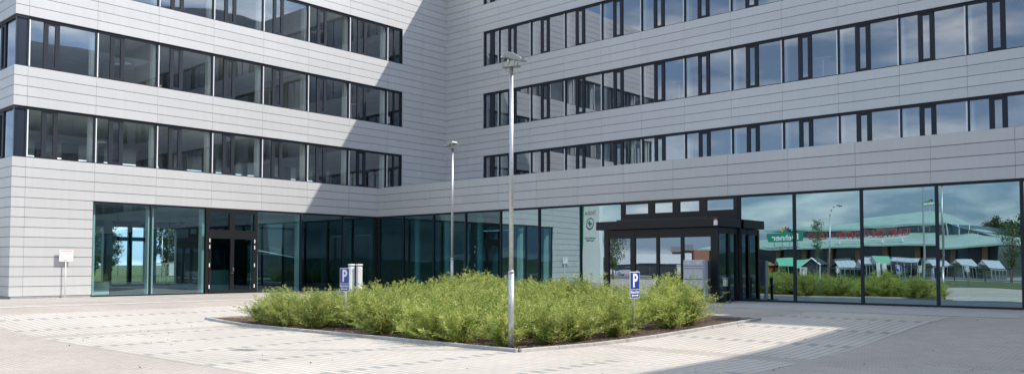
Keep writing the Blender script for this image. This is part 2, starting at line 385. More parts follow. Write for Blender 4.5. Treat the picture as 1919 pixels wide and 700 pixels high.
ob = thing('office_building', 'long white panelled office building with two wings meeting in a corner and ribbon windows', 'office building')
jl = [-22.87+ML*k for k in range(9)]; jr = [1.87+MR_*k for k in range(18)]
# left wing facade
opL = [(-20.29, 0, .1, 4.0), (-5.2, 0, 0, 5.6)]
opL += [(-23.4, -3.475, Z[i], Z[i+1]) for i in (2, 4, 6)]
cladding(ob, WL, -23.36, 0, jl, opL)
# right wing
opR = [(3.11, 42.67, Z[i], Z[i+1]) for i in (2, 4, 6, 8)]
cladding(ob, WR, 0.0, 46, jr, opR, zmin=5.6)
# box band over the ground floor of the right wing
cladding(ob, WB, 0.0, 46, [1.93+MR_*k for k in range(19)], [], zmin=4.0, zmax=5.6)
# end face of the left wing
opE = [(-6.2, 0.1, Z[i], Z[i+1]) for i in (2, 4, 6)]
cladding(ob, WE, -17, -.055, [-.8-2.5*k for k in range(7)], opE)
# light trims at the window ends
for i in (2, 4, 6): tr = MB(); tr.box(-3.475, -3.44, -.012, .16, Z[i], Z[i+1]); link('window_trim', tr.mesh('window_trim', ALU), ob, WL)
for i in (2, 4, 6, 8): tr = MB(); tr.box(3.075, 3.11, -.012, .16, Z[i], Z[i+1]); link('window_trim', tr.mesh('window_trim', ALU), ob, WR)
# windows left
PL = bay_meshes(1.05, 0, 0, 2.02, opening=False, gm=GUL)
m = MB(); m.box(-.025, .025, .10, .18, 0, 2.02); POST = m.mesh('post', FRAME)
for r_, i in enumerate((2, 4, 6)):
    for k in range(7):
        window(ob, WL, jl[k], Z[i], LB, RAILL, COLM, k*3+r_)
    f = window(ob, WL, jl[7], Z[i], PL, RAILL, COLM, r_); e = MB(); e.box(.50, .59, .09, .18, .04, 1.93); e.box(1.0, 1.075, .09, .18, 0, 2.02); link('post', e.mesh('post', FRAME), f)
    # corner: dark panel, corner post, and the bays round the corner
    c = MB(); c.box(-23.24, -22.90, .11, .16, Z[i], Z[i]+2.02); c.box(-23.30, -23.22, .08, .18, Z[i], Z[i]+2.02)
    c.box(-23.30, -22.84, .06, .17, Z[i]+1.92, Z[i]+2.02)
    link('corner_panel', c.mesh('corner_panel', NAVY), ob, WL)
    for k in range(2):
        window(ob, WE, -.12-2.5*(k+1)-.0, Z[i], LB, RAILR, COLM if k == 0 else None, k+i)
    c = MB(); c.box(-6.2, -5.15, .10, .16, Z[i], Z[i]+2.02); link('end_panel', c.mesh('end_panel', FRAME), ob, WE)
# windows right
PR = bay_meshes(1.16, 0, 0, 2.02, opening=False)
for r_, i in enumerate((2, 4, 6, 8)):
    f = window(ob, WR, 3.14, Z[i], PR, None, None, r_); e = MB(); e.box(.40, .72, .09, .2, .04, 1.93); link('post', e.mesh('post', FRAME), f)
    for k in range(1, 17):
        window(ob, WR, jr[k], Z[i], RB, RAILR, COLM, k*3+r_)
# slabs, ceilings and inner walls
s_ = MB()
for zf in (4.72, 8.34, 11.96, 15.58): s_.box(-17, -.3, -23.06, 14, zf-.62, zf)
s_.box(-17, -.06, -23.3, 14, 19.5, 20.0)
for zf in (4.72, 8.34, 11.96, 15.58): s_.box(-.28, 45.8, .31, 14, zf-.62, zf)
s_.box(-.04, 45.9, .06, 14, 19.5, 20.0)
s_.box(.02, 45.9, -5.16, .3, 4.05, 5.57)
s_.build('floor_slab', CEIL, ob)
s_ = MB(); s_.box(-17, .02, -23.3, 14, -.4, -.004); s_.build('ground_floor', FLOORM, ob)
s_ = MB(); s_.box(.03, 45.9, -5.28, 14, -.4, -.004); s_.build('ground_floor', FLOORM, ob)
iw = MB()
iw.box(-.0, 45.8, 13.7, 14, 4.1, 20)                     # right wing back wall
iw.box(.3, 45.8, 5.5, 5.65, 4.72, 19.5)
for k in (0, 3, 5, 8, 11, 14): iw.box(jr[k]-.05, jr[k]+.05, .62, 5.5, 4.72, 19.5)
for k in (2, 5): iw.box(-6.5, -.62, jl[k]-.05, jl[k]+.05, 8.34, 19.5)
iw.box(-17, -.3, 3.0, 3.15, 0, 20)
iw.build('inner_wall', GREYW, ob)
iw = MB(); 
for k in range(0, 20):
    iw.box(-10.8, -10.5, -23.0+ML*k/2, -23.0+ML*k/2+(.75 if k % 3 else .25), 4.72, 20)
iw.box(-10.8, -10.5, -23.1, 3, 4.72, 5.6); iw.box(-10.8, -10.5, -23.1, 3, 8.34, 20)
iw.box(-17, -16.7, -23.1, 3, 4.1, 5.55)
# ground floor back wall of the left wing, with gaps
iw.box(-17.2, -16.9, -13.06, -12.54, 0, 4.1); iw.box(-17.2, -16.9, -10.48, -9.74, 0, 4.1); iw.box(-17.2, -16.9, -8.41, -5.0, 0, 4.1); iw.box(-17.2, -16.9, -2.7, 3, 0, 4.1); iw.box(-17.2, -16.9, -23.1, -17.8, 0, 4.1)
iw.build('back_wall', GREYW, ob)
fr = MB(); fr.box(-17.15, -16.95, -11.52, -11.28, 0, 4.0); fr.box(-17.15, -16.95, -12.54, -10.48, 2.85, 3.1)
for a, b in ((-17.8, -13.06), (-12.54, -10.48), (-9.74, -8.41), (-5.0, -2.7)): fr.box(-17.15, -16.95, a, b, 0, .12); fr.box(-17.15, -16.95, a, b, 3.72, 4.1)
fr.build('back_door_frame', FRAME, ob)
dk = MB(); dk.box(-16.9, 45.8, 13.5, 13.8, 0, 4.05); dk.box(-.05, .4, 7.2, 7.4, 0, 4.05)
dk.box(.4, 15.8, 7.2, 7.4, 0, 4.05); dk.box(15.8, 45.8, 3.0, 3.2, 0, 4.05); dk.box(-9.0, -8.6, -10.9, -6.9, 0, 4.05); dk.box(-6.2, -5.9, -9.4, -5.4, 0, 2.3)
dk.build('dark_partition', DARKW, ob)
ic = MB()
for x in jr[0:6:1]: ic.tube((x, -3.9, 0), (x, -3.9, 4.05), .16, n=16)
for x in (19, 24.1, 28.9, 33.7): ic.tube((x, -3.9, 0), (x, -3.9, 4.05), .17, n=16)
for y in (-20.0, -17.5, -15.0, -12.3, -9.8): ic.box(-.62, -.36, y-.30, y-.05, 0, 4.05)
ic.build('inner_columns', WHITE, ob)['kind'] = 'stuff'
# plinth
pl = MB(); pl.box(-.05, -.02, -23.33, -20.31, -.1, .12); pl.box(-17, -.02, -23.33, -23.30, -.1, .12); pl.build('plinth', CONC, ob)

# ground-floor glazing
def storefront(Mx, u0, u1, z0, z1, gm, var=0, thick=.035):
    fr = MB(); fr.box(u0-thick, u0+thick, .03, .16, z0, z1); fr.box(u0+thick, u1-thick, .04, .14, z0, z0+.07); fr.box(u0+thick, u1-thick, .04, .14, z1-.08, z1)
    f = link('storefront_window', fr.mesh('storefront_window', FRAME), ob, Mx)
    rnd = random.Random(var); j = [rnd.uniform(-.004, .004) for _ in range(3)]
    pa = MB(); pa.quad([(u0+thick, .09+j[0], z0+.07), (u1-thick, .09+j[1], z0+.07), (u1-thick, .09+j[2], z1-.08), (u0+thick, .09+j[0]+j[2]-j[1], z1-.08)])
    link('pane', pa.mesh('pane', gm), f); return f
ul = [-20.29, -17.8, -15.26]
storefront(WL, -20.29, -17.8, 0, 4.0, GS, 1); storefront(WL, -17.8, -15.26, 0, 4.0, GS, 2)
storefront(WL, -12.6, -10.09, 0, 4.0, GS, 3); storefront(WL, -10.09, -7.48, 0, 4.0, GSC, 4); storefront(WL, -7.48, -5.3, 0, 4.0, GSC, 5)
ur = [0.09, 2.13, 4.51, 6.87, 9.24, 11.64, 14.03, 16.18]
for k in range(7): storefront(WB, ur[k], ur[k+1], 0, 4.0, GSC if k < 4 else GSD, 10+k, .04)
uq = [21.57, 23.71, 26.09, 28.47, 30.86, 33.26, 35.66, 38.06, 40.4, 43]
for k in range(9): storefront(WB, uq[k], uq[k+1], 0, 4.0, GSD, 30+k*5, .045)
cp = MB(); cp.box(-.07, .05, -5.33, -5.2, 0, 4.0); cp.build('corner_post', BLACK, ob)

# double door in the left wing
df = MB()
A, B, CC = -15.26, -12.60, -13.93
for a, b in ((A, A+.17), (B-.17, B)): df.box(a, b, .0, .16, 0, 4.0)
df.box(A+.17, B-.17, .0, .16, 3.78, 4.0); df.box(A+.17, B-.17, .0, .16, 2.70, 2.98); df.box(A+.17, B-.17, .01, .16, 0, .06)
df.box(CC-.14, CC+.14, .0, .16, 2.98, 3.78)
dfo = link('door_frame', df.mesh('door_frame', BLACK), ob, WL)
for a, b in ((A+.17, CC-.14), (CC+.14, B-.17)):
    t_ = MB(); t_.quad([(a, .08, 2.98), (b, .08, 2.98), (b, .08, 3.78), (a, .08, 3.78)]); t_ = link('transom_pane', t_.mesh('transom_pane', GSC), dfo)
for a, b, hx in ((A+.17, CC-.003, 0), (CC+.003, B-.17, 1)):
    d_ = MB(); wd = .09
    d_.box(a, a+wd, -.02, .06, .06, 2.70); d_.box(b-wd, b, -.02, .06, .06, 2.70); d_.box(a+wd, b-wd, -.02, .06, .06, .17); d_.box(a+wd, b-wd, -.02, .06, 2.58, 2.70)
    d = link('door', d_.mesh('door', BLACK), ob, WL)
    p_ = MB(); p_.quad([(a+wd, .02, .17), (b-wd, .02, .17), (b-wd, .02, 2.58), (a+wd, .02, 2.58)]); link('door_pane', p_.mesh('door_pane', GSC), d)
    h_ = MB(); ex = b+.0 if hx else a
    for zz_ in (.25, 1.25, 2.1, 2.4): h_.box(ex-.02, ex+.02, -.05, -.02, zz_, zz_+.17)
    link('hinge', h_.mesh('hinge', RAIL), d)
    if hx:
        k_ = MB(); k_.box(a+.02, a+.07, -.05, -.02, 1.05, 1.22); k_.box(a-.06, a+.02, -.09, -.06, .95, .985); k_.box(a-.01, a+.01, -.09, -.02, .95, .985); link('door_handle', k_.mesh('door_handle', STEEL), d)

# clerestory above the vestibule
cl = MB(); u0, u1 = 16.22, 21.53
cl.box(u0, u1, .0, .13, 3.88, 4.0); cl.box(u0, u1, .0, .13, 2.4, 3.48)
xs = [16.22, 16.40, 17.55, 17.84, 18.70, 19.02, 19.90, 20.22, 21.36, 21.53]
for k in range(0, 10, 2): cl.box(xs[k], xs[k+1], .0, .13, 3.48, 3.88)
clo = link('clerestory_frame', cl.mesh('clerestory_frame', BLACK), ob, WB)
for k in range(1, 9, 2):
    p_ = MB(); p_.quad([(xs[k], .05, 3.48), (xs[k+1], .05, 3.48), (xs[k+1], .05, 3.88), (xs[k], .05, 3.88)]); link('clerestory_pane', p_.mesh('clerestory_pane', GV), clo)

# entrance vestibule
ve = thing('entrance_vestibule', 'black framed glass entrance vestibule with flat canopy standing against the right wing', 'entrance')
VX0, VX1, VY = 16.50, 21.55, -6.85
c = MB(); c.box(16.22, 21.68, -7.02, -5.23, 2.76, 3.09); c.box(17.0, 21.1, -6.7, -5.23, 3.09, 3.16); c.build('canopy', BLACK, ve, bevel=.01)
f = MB()
for a, b in ((VX0, VX0+.22), (17.76, 17.97), (18.95, 19.06), (20.02, 20.13), (21.27, VX1)): f.box(a, b, VY, VY+.14, 0, 2.74)
for a, b in ((VX0+.22, 17.76), (17.97, 18.95), (19.06, 20.02), (20.13, 21.27)): f.box(a, b, VY+.01, VY+.12, 0, .1); f.box(a, b, VY+.01, VY+.12, 2.40, 2.74)
for x in (VX0, VX1-.12):
    f.box(x, x+.12, -6.0, -5.85, 0, 2.74); f.box(x, x+.12, -5.36, -5.23, 0, 2.74); f.box(x+.01, x+.11, VY+.14, -5.36, 2.52, 2.74); f.box(x+.01, x+.11, VY+.14, -5.36, 0, .08)
f.build('post_frame', BLACK, ve)
for k, (a, b) in enumerate(((VX0+.22, 17.76), (17.97, 18.95), (19.06, 20.02), (20.13, 21.27))):
    p_ = MB(); j = (.0, .004, -.004, .006)[k]; p_.quad([(a, VY+.06, .1), (b, VY+.06+j, .1), (b, VY+.06+j, 2.4), (a, VY+.06, 2.4)]); p_.build('glass_panel', GV, ve)
for x in (VX0+.06, VX1-.06):
    for a, b in ((VY+.14, -6.0), (-5.85, -5.36)):
        p_ = MB(); p_.quad([(x, a, .08), (x, b, .08), (x, b, 2.52), (x, a, 2.52)]); p_.build('side_glass', GSC, ve)
d_ = MB(); d_.box(21.52, 21.66, -7.07, -7.02, 2.80, 2.98); d_.build('motion_sensor', SIGNW, ve); 
d_ = MB(); d_.box(21.54, 21.64, -7.06, -7.02, 2.985, 3.04); d_.build('alarm_beacon', RED, ve)
d_ = MB(); d_.box(16.7, 21.4, -6.7, -5.4, .004, .02); d_.build('door_mat', DARKW, ve)

# ------------------------------------------------------------------ neighbouring wing and tower (seen in the glass)
nb = thing('office_wing', 'dark shaded office wing mirrored in the upper windows of the left wing', 'office building', (43, 0, 0))
opN = [(0.6, 24, z0, z0+2.02) for z0 in (5.6, 9.22, 12.84, 16.46)]+[(1.0, 24, .1, 4.0)]
CN = COURSE+[20.48, 20.9]
T0 = Matrix.Translation((-43, 0, 0))
cladding(nb, T0 @ WX, -2.0, 25, [2.4*k for k in range(11)], opN, courses=CN, zmax=20.9)
bd = MB(); bd.box(.31, 14, -25, 1.9, 0, 20.8); bd.build('core', DARKW, nb)
for i in (2, 4, 6, 8):
    f = MB()
    for k in range(11): f.box(.6+2.4*k-.03, .6+2.4*k+.03, .08, .2, Z[i], Z[i]+2.02)
    fo = link('window_band_frame', f.mesh('window_band_frame', FRAME), nb, T0 @ WX)
    f = MB(); f.quad([(.6, .14, Z[i]), (24, .14, Z[i]), (24, .14, Z[i]+2.02), (.6, .14, Z[i]+2.02)]); link('pane', f.mesh('pane', GU), fo)
f = MB(); f.quad([(1, .14, .1), (24, .14, .1), (24, .14, 4), (1, .14, 4)]); link('storefront_window', f.mesh('storefront_window', GSD), nb, T0 @ WX)
tw = thing('stair_tower', 'tall round-topped grey tower mirrored behind the dark office wing', 'tower', (50, 11, 0))
f = MB(); pts = []
for a in range(0, 19): pts.append((-7+0+9*(1-math.cos(R(a*5))) if False else -7+.0, 0))
prof = [(-8.9, 0), (-8.9, 26.2)]+[(-8.9+17.8*t, 26.2+1.6*math.sin(PI*t)) for t in [i/10 for i in range(1, 10)]]+[(8.9, 26.2), (8.9, 0)]
f.prism(prof, 12, Matrix(((0, 0, 1, -7), (1, 0, 0, 0), (0, 1, 0, 0), (0, 0, 0, 1)))); f.build('tower_wall', mat('grey tower panel', (.33, .34, .36), .5, .2, nscale=.4, namt=.05), tw)
f = MB()
for k in range(7): f.box(-7.06, -7.0, -8.6, 8.6, 1+3.6*k, 1.05+3.6*k)
f.build('panel_joint', BACK, tw)

# ------------------------------------------------------------------ lamps
def flood_lamp(label, loc, rz, hgt_):
    t = thing('street_lamp', label, 'street lamp', loc, 0, 'floodlight masts on the plaza')
    p = MB(); p.tube((0, 0, -.1), (0, 0, 1.6), .062, .060, 20); p.tube((0, 0, 1.6), (0, 0, 1.66), .062, .050, 20); p.tube((0, 0, 1.66), (0, 0, hgt_), .050, .040, 20)
    p.build('pole', GALV, t, smooth=True)
    c = MB(); c.box(-.03, .03, -.068, -.055, .55, .95); c.build('access_hatch', LAMPG, t, bevel=.003)
    c = MB(); c.tube((0, 0, 0), (0, 0, .03), .10, .09, 20); c.tube((0, 0, 1.60), (0, 0, 1.63), .066, n=20); c.build('collar', GALV, t)
    h = bpy.data.objects.new('lamp_head', None); COL.objects.link(h); h.parent = t; h.scale = (.85,)*3
    h.location = (0, 0, hgt_); h.rotation_euler = (0, 0, rz)
    b = MB(); b.prism([(-.20, -.13), (.20, -.13), (.24, 0), (.20, .13), (-.20, .13), (-.24, 0)], .012, Matrix.Translation((0, 0, .0))); b.build('bracket_plate', GALV, h)
    b = MB()
    for s in (-1, 1): b.path([(-.16, .17*s, .0), (-.17, .19*s, .10), (-.12, .19*s, .2)], .011, 6); b.path([(.10, .1*s, .01), (.14, .1*s, .13)], .014, 6)
    b.path([(-.17, 0, 0), (-.14, 0, -.09), (-.05, 0, -.11)], .010, 6)
    b.build('bracket', LAMPG, h)
    b = MB(); Mt = Matrix.Translation((0.02, 0, .20)) @ Matrix.Rotation(R(14), 4, 'Y')
    v = [(-.20, .0), (-.19, .09), (-.10, .135), (.06, .14), (.26, .07), (.30, .035), (.30, .0)]
    b.prism(v, .34, Mt @ Matrix(((1, 0, 0, 0), (0, 0, 1, -.17), (0, 1, 0, 0), (0, 0, 0, 1)))); b.build('housing', LAMPG, h, bevel=.012)
    b = MB(); b.box(.02, .29, -.15, .15, -.012, -.001, Mt); b.build('lens', LENS, h)
    b = MB(); b.box(.305, .32, -.18, .18, -.01, .05, Mt); b.sphere((-.18, .20, .22), .025); b.sphere((-.18, -.20, .22), .025); b.build('rim', STEEL, h)
    return t
flood_lamp('tall floodlight mast at the front corner of the shrub bed', (24.49, -21.37, hgt(24.49, -21.37)), R(20), 5.95)
flood_lamp('far floodlight mast behind the shrub bed near the inner corner', (12.09, -11.13, hgt(12.09, -11.13)), R(180), 6.05)

# ------------------------------------------------------------------ signs
def p_sign(label, loc, rz, zt):
    t = thing('parking_sign', label, 'parking sign', loc, rz, 'visitor parking signs round the plaza beds')
    p = MB(); p.tube((0, .035, -.1), (0, .035, zt-.02), .03, n=14); p.build('post', GALV, t, smooth=True)
    b = MB()
    for yy in (zt-.12, zt-.52): b.box(-.05, .05, .005, .07, yy, yy+.03)
    b.build('clamp', STEEL, t)
    b = MB(); b.box(-.21, .21, -.006, .004, zt-.63, zt); f = b.build('sign_plate', SIGNW, t, bevel=.003)
    b = MB(); b.box(-.195, .195, -.009, -.006, zt-.415, zt-.015); b.box(-.195, .195, -.009, -.006, zt-.615, zt-.43); b.build('blue_field', BLUE, f)
    text('letter', 'P', .45, SIGNW, (0.005, -.0105, zt-.225), 0, f, .001, bold=.012, sx=.95)
    text('lettering', 'Besucher', .098, SIGNW, (0, -.0105, zt-.485), 0, f, .001, bold=.002)
    a = MB(); M_ = Matrix(((1, 0, 0, 0), (0, 0, 1, -.0115), (0, 1, 0, zt-.565), (0, 0, 0, 1)))
    a.prism([(-.15, 0), (-.10, .032), (-.10, .012), (.10, .012), (.10, .032), (.15, 0), (.10, -.032), (.10, -.012), (-.10, -.012), (-.10, -.032)], .002, M_); a.build('arrow', SIGNW, f)
    b = MB()
    for x in (-.185, .185):
        for z_ in (zt-.03, zt-.60): b.tube((x, -.006, z_), (x, -.013, z_), .007, n=8)
    b.build('rivet', STEEL, f)
    return t
z1 = hgt(17.65, -20.54); s1 = p_sign('blue P visitor sign in the left shrubs beside the white pedestals', (17.65, -20.54, z1), 0, 1.265-z1)
z2 = hgt(25.06, -17.59); p_sign('blue P visitor sign at the right kerb of the bed before the entrance', (25.06, -17.59, z2), R(90), 1.195-z2)
for k, (x, y, rz_, lb) in enumerate([(14.6, -47.5, 180, 'blue P sign on the far verge mirrored in the third large pane'), (-.5, -62, 20, 'blue P sign mirrored before the green greenhouse'),
        (4.2, -62, 20, 'blue P sign mirrored beside the first silver greenhouse'), (9.6, -64, 20, 'blue P sign mirrored before the long flat silver greenhouse'), (12.8, -60, 20, 'blue P sign mirrored just right of the storefront mullion'), (16.6, -60, 20, 'blue P sign mirrored in the rightmost wide pane')]):
    dup(s1, (x, y, -.47), R(rz_), lb)

# info sign on the left wing
t = thing('info_sign', 'small white notice board on thin post beside the left wing wall', 'notice board', (.14, -21.35, 0), R(90))
p = MB(); p.tube((0, .02, 0), (0, .02, 1.9), .022, n=12); p.build('post', RAIL, t, smooth=True)
b = MB(); b.box(-.27, .27, -.02, -.005, 1.47, 1.955); pb = b.build('notice_board', SIGNW, t, bevel=.006)
b = MB()
for a in ((-.25, .25, 1.935, 1.94), (-.25, .25, 1.485, 1.49), (-.25, -.245, 1.49, 1.935), (.245, .25, 1.49, 1.935)): b.box(a[0], a[1], -.023, -.020, a[2], a[3])
b.build('border_line', GREYP, pb)
b = MB(); b.box(-.20, .22, -.023, -.020, 1.885, 1.905); b.box(-.08, .22, -.023, -.020, 1.765, 1.775); b.build('red_print', RED, pb)
b = MB(); b.box(-.08, .1, -.023, -.020, 1.82, 1.83); b.box(-.02, .2, -.023, -.020, 1.70, 1.71); b.box(-.08, .03, -.023, -.020, 1.52, 1.545); b.build('grey_print', GREYP, pb)

# mailbox station
t = thing('mailbox_station', 'grey free-standing mailbox unit with four boxes in front of the entrance', 'mailbox', (20.66, -7.75, 0))
b = MB(); b.box(0, .80, .0, .30, .51, 1.54); body = b.build('mailbox_body', MAILM, t, bevel=.006)
for c_ in range(2):
    for (za, zb) in ((.53, .83), (.86, 1.22)):
        b = MB(); b.box(.025+.385*c_, .39+.385*c_, -.012, -.001, za, zb); d = b.build('mailbox_door', MAILM, t, bevel=.004)
        k = MB(); k.box(.20+.385*c_, .33+.385*c_, -.016, -.012, zb-.035, zb-.02); k.build('name_plate', STEEL, d)
    b = MB(); b.box(.025+.385*c_, .39+.385*c_, -.012, -.001, 1.34, 1.52); d = b.build('bell_panel', MAILM, t, bevel=.004)
    k = MB(); k.box(.18+.385*c_, .24+.385*c_, -.02, -.012, 1.40, 1.46); k.build('bell_button', RAIL, d)
b = MB(); b.box(.02, .78, -.004, .0, .835, .855); b.box(.02, .78, -.004, 0, 1.225, 1.245); b.box(.02, .78, -.004, 0, 1.315, 1.33); b.build('mail_slot', MAILD, t)
for x in (-.002, .80):
    b = MB(); b.box(x-.03, x+.03, .05, .28, 0, 1.54); b.build('leg', MAILM, t, bevel=.004)

# ash bin
t = thing('ash_bin', 'slim black post with steel ash bin beside the vestibule glass', 'ash bin', (21.95, -7.05, 0))
b = MB(); b.box(-.16, .16, -.16, .16, 0, .03); b.build('base_plate', BLACK, t, bevel=.004)
b = MB(); b.box(-.04, .04, -.04, .04, .03, .62); b.build('post', BLACK, t)
b = MB(); b.box(-.075, .075, -.06, .06, .60, .86); b.build('ash_box', STEEL, t, bevel=.01)
b = MB(); b.box(-.10, .10, -.08, .08, .89, .91); b.box(-.01, .01, -.02, .02, .86, .89); b.build('rain_cap', STEEL, t)

# white pedestals
def pedestal(label, loc, rz=0):
    t = thing('service_pedestal', label, 'pedestal', loc, rz, 'white service pedestals')
    b = MB(); b.box(-.085, .085, -.08, .08, 0, 1.62); b.build('cabinet', PEDM, t, bevel=.012)
    b = MB(); b.box(-.095, .095, -.09, .09, 1.655, 1.71); b.build('cap', PEDM, t, bevel=.012)
    b = MB(); b.box(-.075, .075, -.07, .07, 1.62, 1.655); b.build('neck', GREYP, t)
    return t
zc = hgt(13.6, -17.2)
p1 = pedestal('white service pedestal just right of the left P sign', (13.60, -17.25, zc), R(76))
dup(p1, (13.76, -17.05, zc), R(76), 'second white service pedestal in the shrub bed, farther from the left P sign')
dup(p1, (8.2, -62.4, -.47), R(0), 'white pedestal mirrored before the dark shed, nearer the green greenhouse', scale=(2., 2., 1.1)); dup(p1, (8.8, -62.4, -.47), R(0), 'white pedestal mirrored before the dark shed, nearer the silver greenhouse', scale=(2., 2., 1.1))

# ------------------------------------------------------------------ shrubs
def leafmat(name, c1, c2, tr=.35):
    m = bpy.data.materials.new(name); m.use_nodes = True; t = m.node_tree; n = t.nodes.new; l = t.links.new; t.nodes.clear()
    ge = n('ShaderNodeNewGeometry'); oi = n('ShaderNodeObjectInfo')
    mi = n('ShaderNodeMix'); mi.data_type = 'RGBA'; mi.inputs[6].default_value = (*c1, 1); mi.inputs[7].default_value = (*c2, 1); l(ge.outputs['Random Per Island'], mi.inputs[0])
    mr = n('ShaderNodeMapRange'); mr.inputs[3].default_value = .80; mr.inputs[4].default_value = 1.15; l(oi.outputs['Random'], mr.inputs[0])
    tc_ = n('ShaderNodeTexCoord'); no = n('ShaderNodeTexNoise'); no.inputs['Scale'].default_value = 4.5; l(tc_.outputs['Object'], no.inputs['Vector'])
    rg = n('ShaderNodeMapRange'); rg.inputs[1].default_value = .38; rg.inputs[2].default_value = .60; l(no.outputs[0], rg.inputs[0])
    mg = n('ShaderNodeMix'); mg.data_type = 'RGBA'; l(rg.outputs[0], mg.inputs[0]); mg.inputs[6].default_value = (c1[0]*.55, c1[1]*.74, c1[2]*.6, 1); l(mi.outputs[2], mg.inputs[7])
    v = n('ShaderNodeVectorMath'); v.operation = 'SCALE'; l(mg.outputs[2], v.inputs[0]); l(mr.outputs[0], v.inputs['Scale'])
    d = n('ShaderNodeBsdfDiffuse'); l(v.outputs[0], d.inputs[0]); tl = n('ShaderNodeBsdfTranslucent'); l(v.outputs[0], tl.inputs[0])
    gl = n('ShaderNodeBsdfGlossy'); gl.inputs[1].default_value = .45; gl.inputs[0].default_value = (.9, .95, .85, 1)
    m1 = n('ShaderNodeMixShader'); m1.inputs[0].default_value = tr; l(d.outputs[0], m1.inputs[1]); l(tl.outputs[0], m1.inputs[2])
    m2 = n('ShaderNodeMixShader'); m2.inputs[0].default_value = .05; l(m1.outputs[0], m2.inputs[1]); l(gl.outputs[0], m2.inputs[2])
    o = n('ShaderNodeOutputMaterial'); l(m2.outputs[0], o.inputs[0]); return m
LEAF = leafmat('willow leaf', (.34, .38, .06), (.80, .82, .28))
LEAFT = leafmat('tree leaf', (.07, .12, .03), (.17, .23, .06))
LEAFD = leafmat('field tree leaf', (.03, .06, .02), (.07, .10, .03))
BARK = mat('bark', (.14, .09, .06), .9, nscale=12, namt=.3)
TWIG = mat('reddish twig', (.20, .095, .05), .8)

def add_leaf(verts, faces, p, d, L, w_, rnd):
    d = d.normalized(); a = Vector((rnd.uniform(-1, 1), rnd.uniform(-1, 1), rnd.uniform(-1, 1)))
    s = d.cross(a)
    if s.length < .05: return
    s = s.normalized()*w_; i = len(verts); n_ = d.cross(s).normalized()*L*.08
    verts += [p, p+d*L*.45+s+n_, p+d*L, p+d*L*.45-s+n_]; faces.append((i, i+1, i+2, i+3))
def shrub_meshes(seed, hgt_=1.1, rad=.72, stems=46, lpt=9):
    rnd = random.Random(seed); V = []; Fc = []; st = MB()
    for s in range(stems):
        az = rnd.uniform(0, 2*PI); lean = abs(rnd.gauss(0, .5)); lean = min(lean, 1.15); L = hgt_*rnd.uniform(.7, 1.18)*(1-.12*lean)
        p = Vector((math.cos(az)*rnd.uniform(0, .16), math.sin(az)*rnd.uniform(0, .16), 0)); d = Vector((math.cos(az)*math.sin(lean), math.sin(az)*math.sin(lean), math.cos(lean))).normalized()
        n_ = 8; pts = [p.copy()]
        for k in range(n_):
            d = (d+Vector((rnd.gauss(0, .10), rnd.gauss(0, .10), .05-.12*lean*k/n_))).normalized(); p = p+d*L/n_; p.z = max(p.z, .05); pts.append(p.copy())
        if s % 2 == 0: st.path([pts[0], pts[2], pts[4], pts[6]], [.008, .006, .004, .003], 4)
        for k in range(1, n_+1):
            for b in range(4 if k > 2 else 3):
                tw_ = (d+Vector((rnd.gauss(0, .75), rnd.gauss(0, .75), rnd.gauss(.25, .45)))).normalized(); tl = rnd.uniform(.10, .24)*(1.15-.45*k/n_)
                q = pts[k].lerp(pts[k-1], rnd.random())
                for e in range(lpt):
                    f_ = (e+.5)/lpt; ld = (tw_*.8+Vector((rnd.gauss(0, .55), rnd.gauss(0, .55), rnd.gauss(0, .5)))).normalized()
                    add_leaf(V, Fc, q+tw_*tl*f_, ld, rnd.uniform(.026, .052), rnd.uniform(.0045, .0085), rnd)
    me = bpy.data.meshes.new('foliage'); me.from_pydata(V, [], Fc); me.materials.append(LEAF)
    return me, st.mesh('stems', TWIG)
SH = [shrub_meshes(100+i, h_, stems=n_) for i, (h_, n_) in enumerate(((1.0, 58), (1.12, 64), (.9, 56), (1.2, 62), (1.05, 60), (.85, 52)))]
sroots = []
for i, (fo, st) in enumerate(SH):
    sroots.append((fo, st))
rnd = random.Random(5); cnt = 0
rows = 8; colsn = 12; rowc = {}
ordn = ['first', 'second', 'third', 'fourth', 'fifth', 'sixth', 'seventh', 'eighth', 'ninth', 'tenth', 'eleventh', 'twelfth', 'thirteenth']
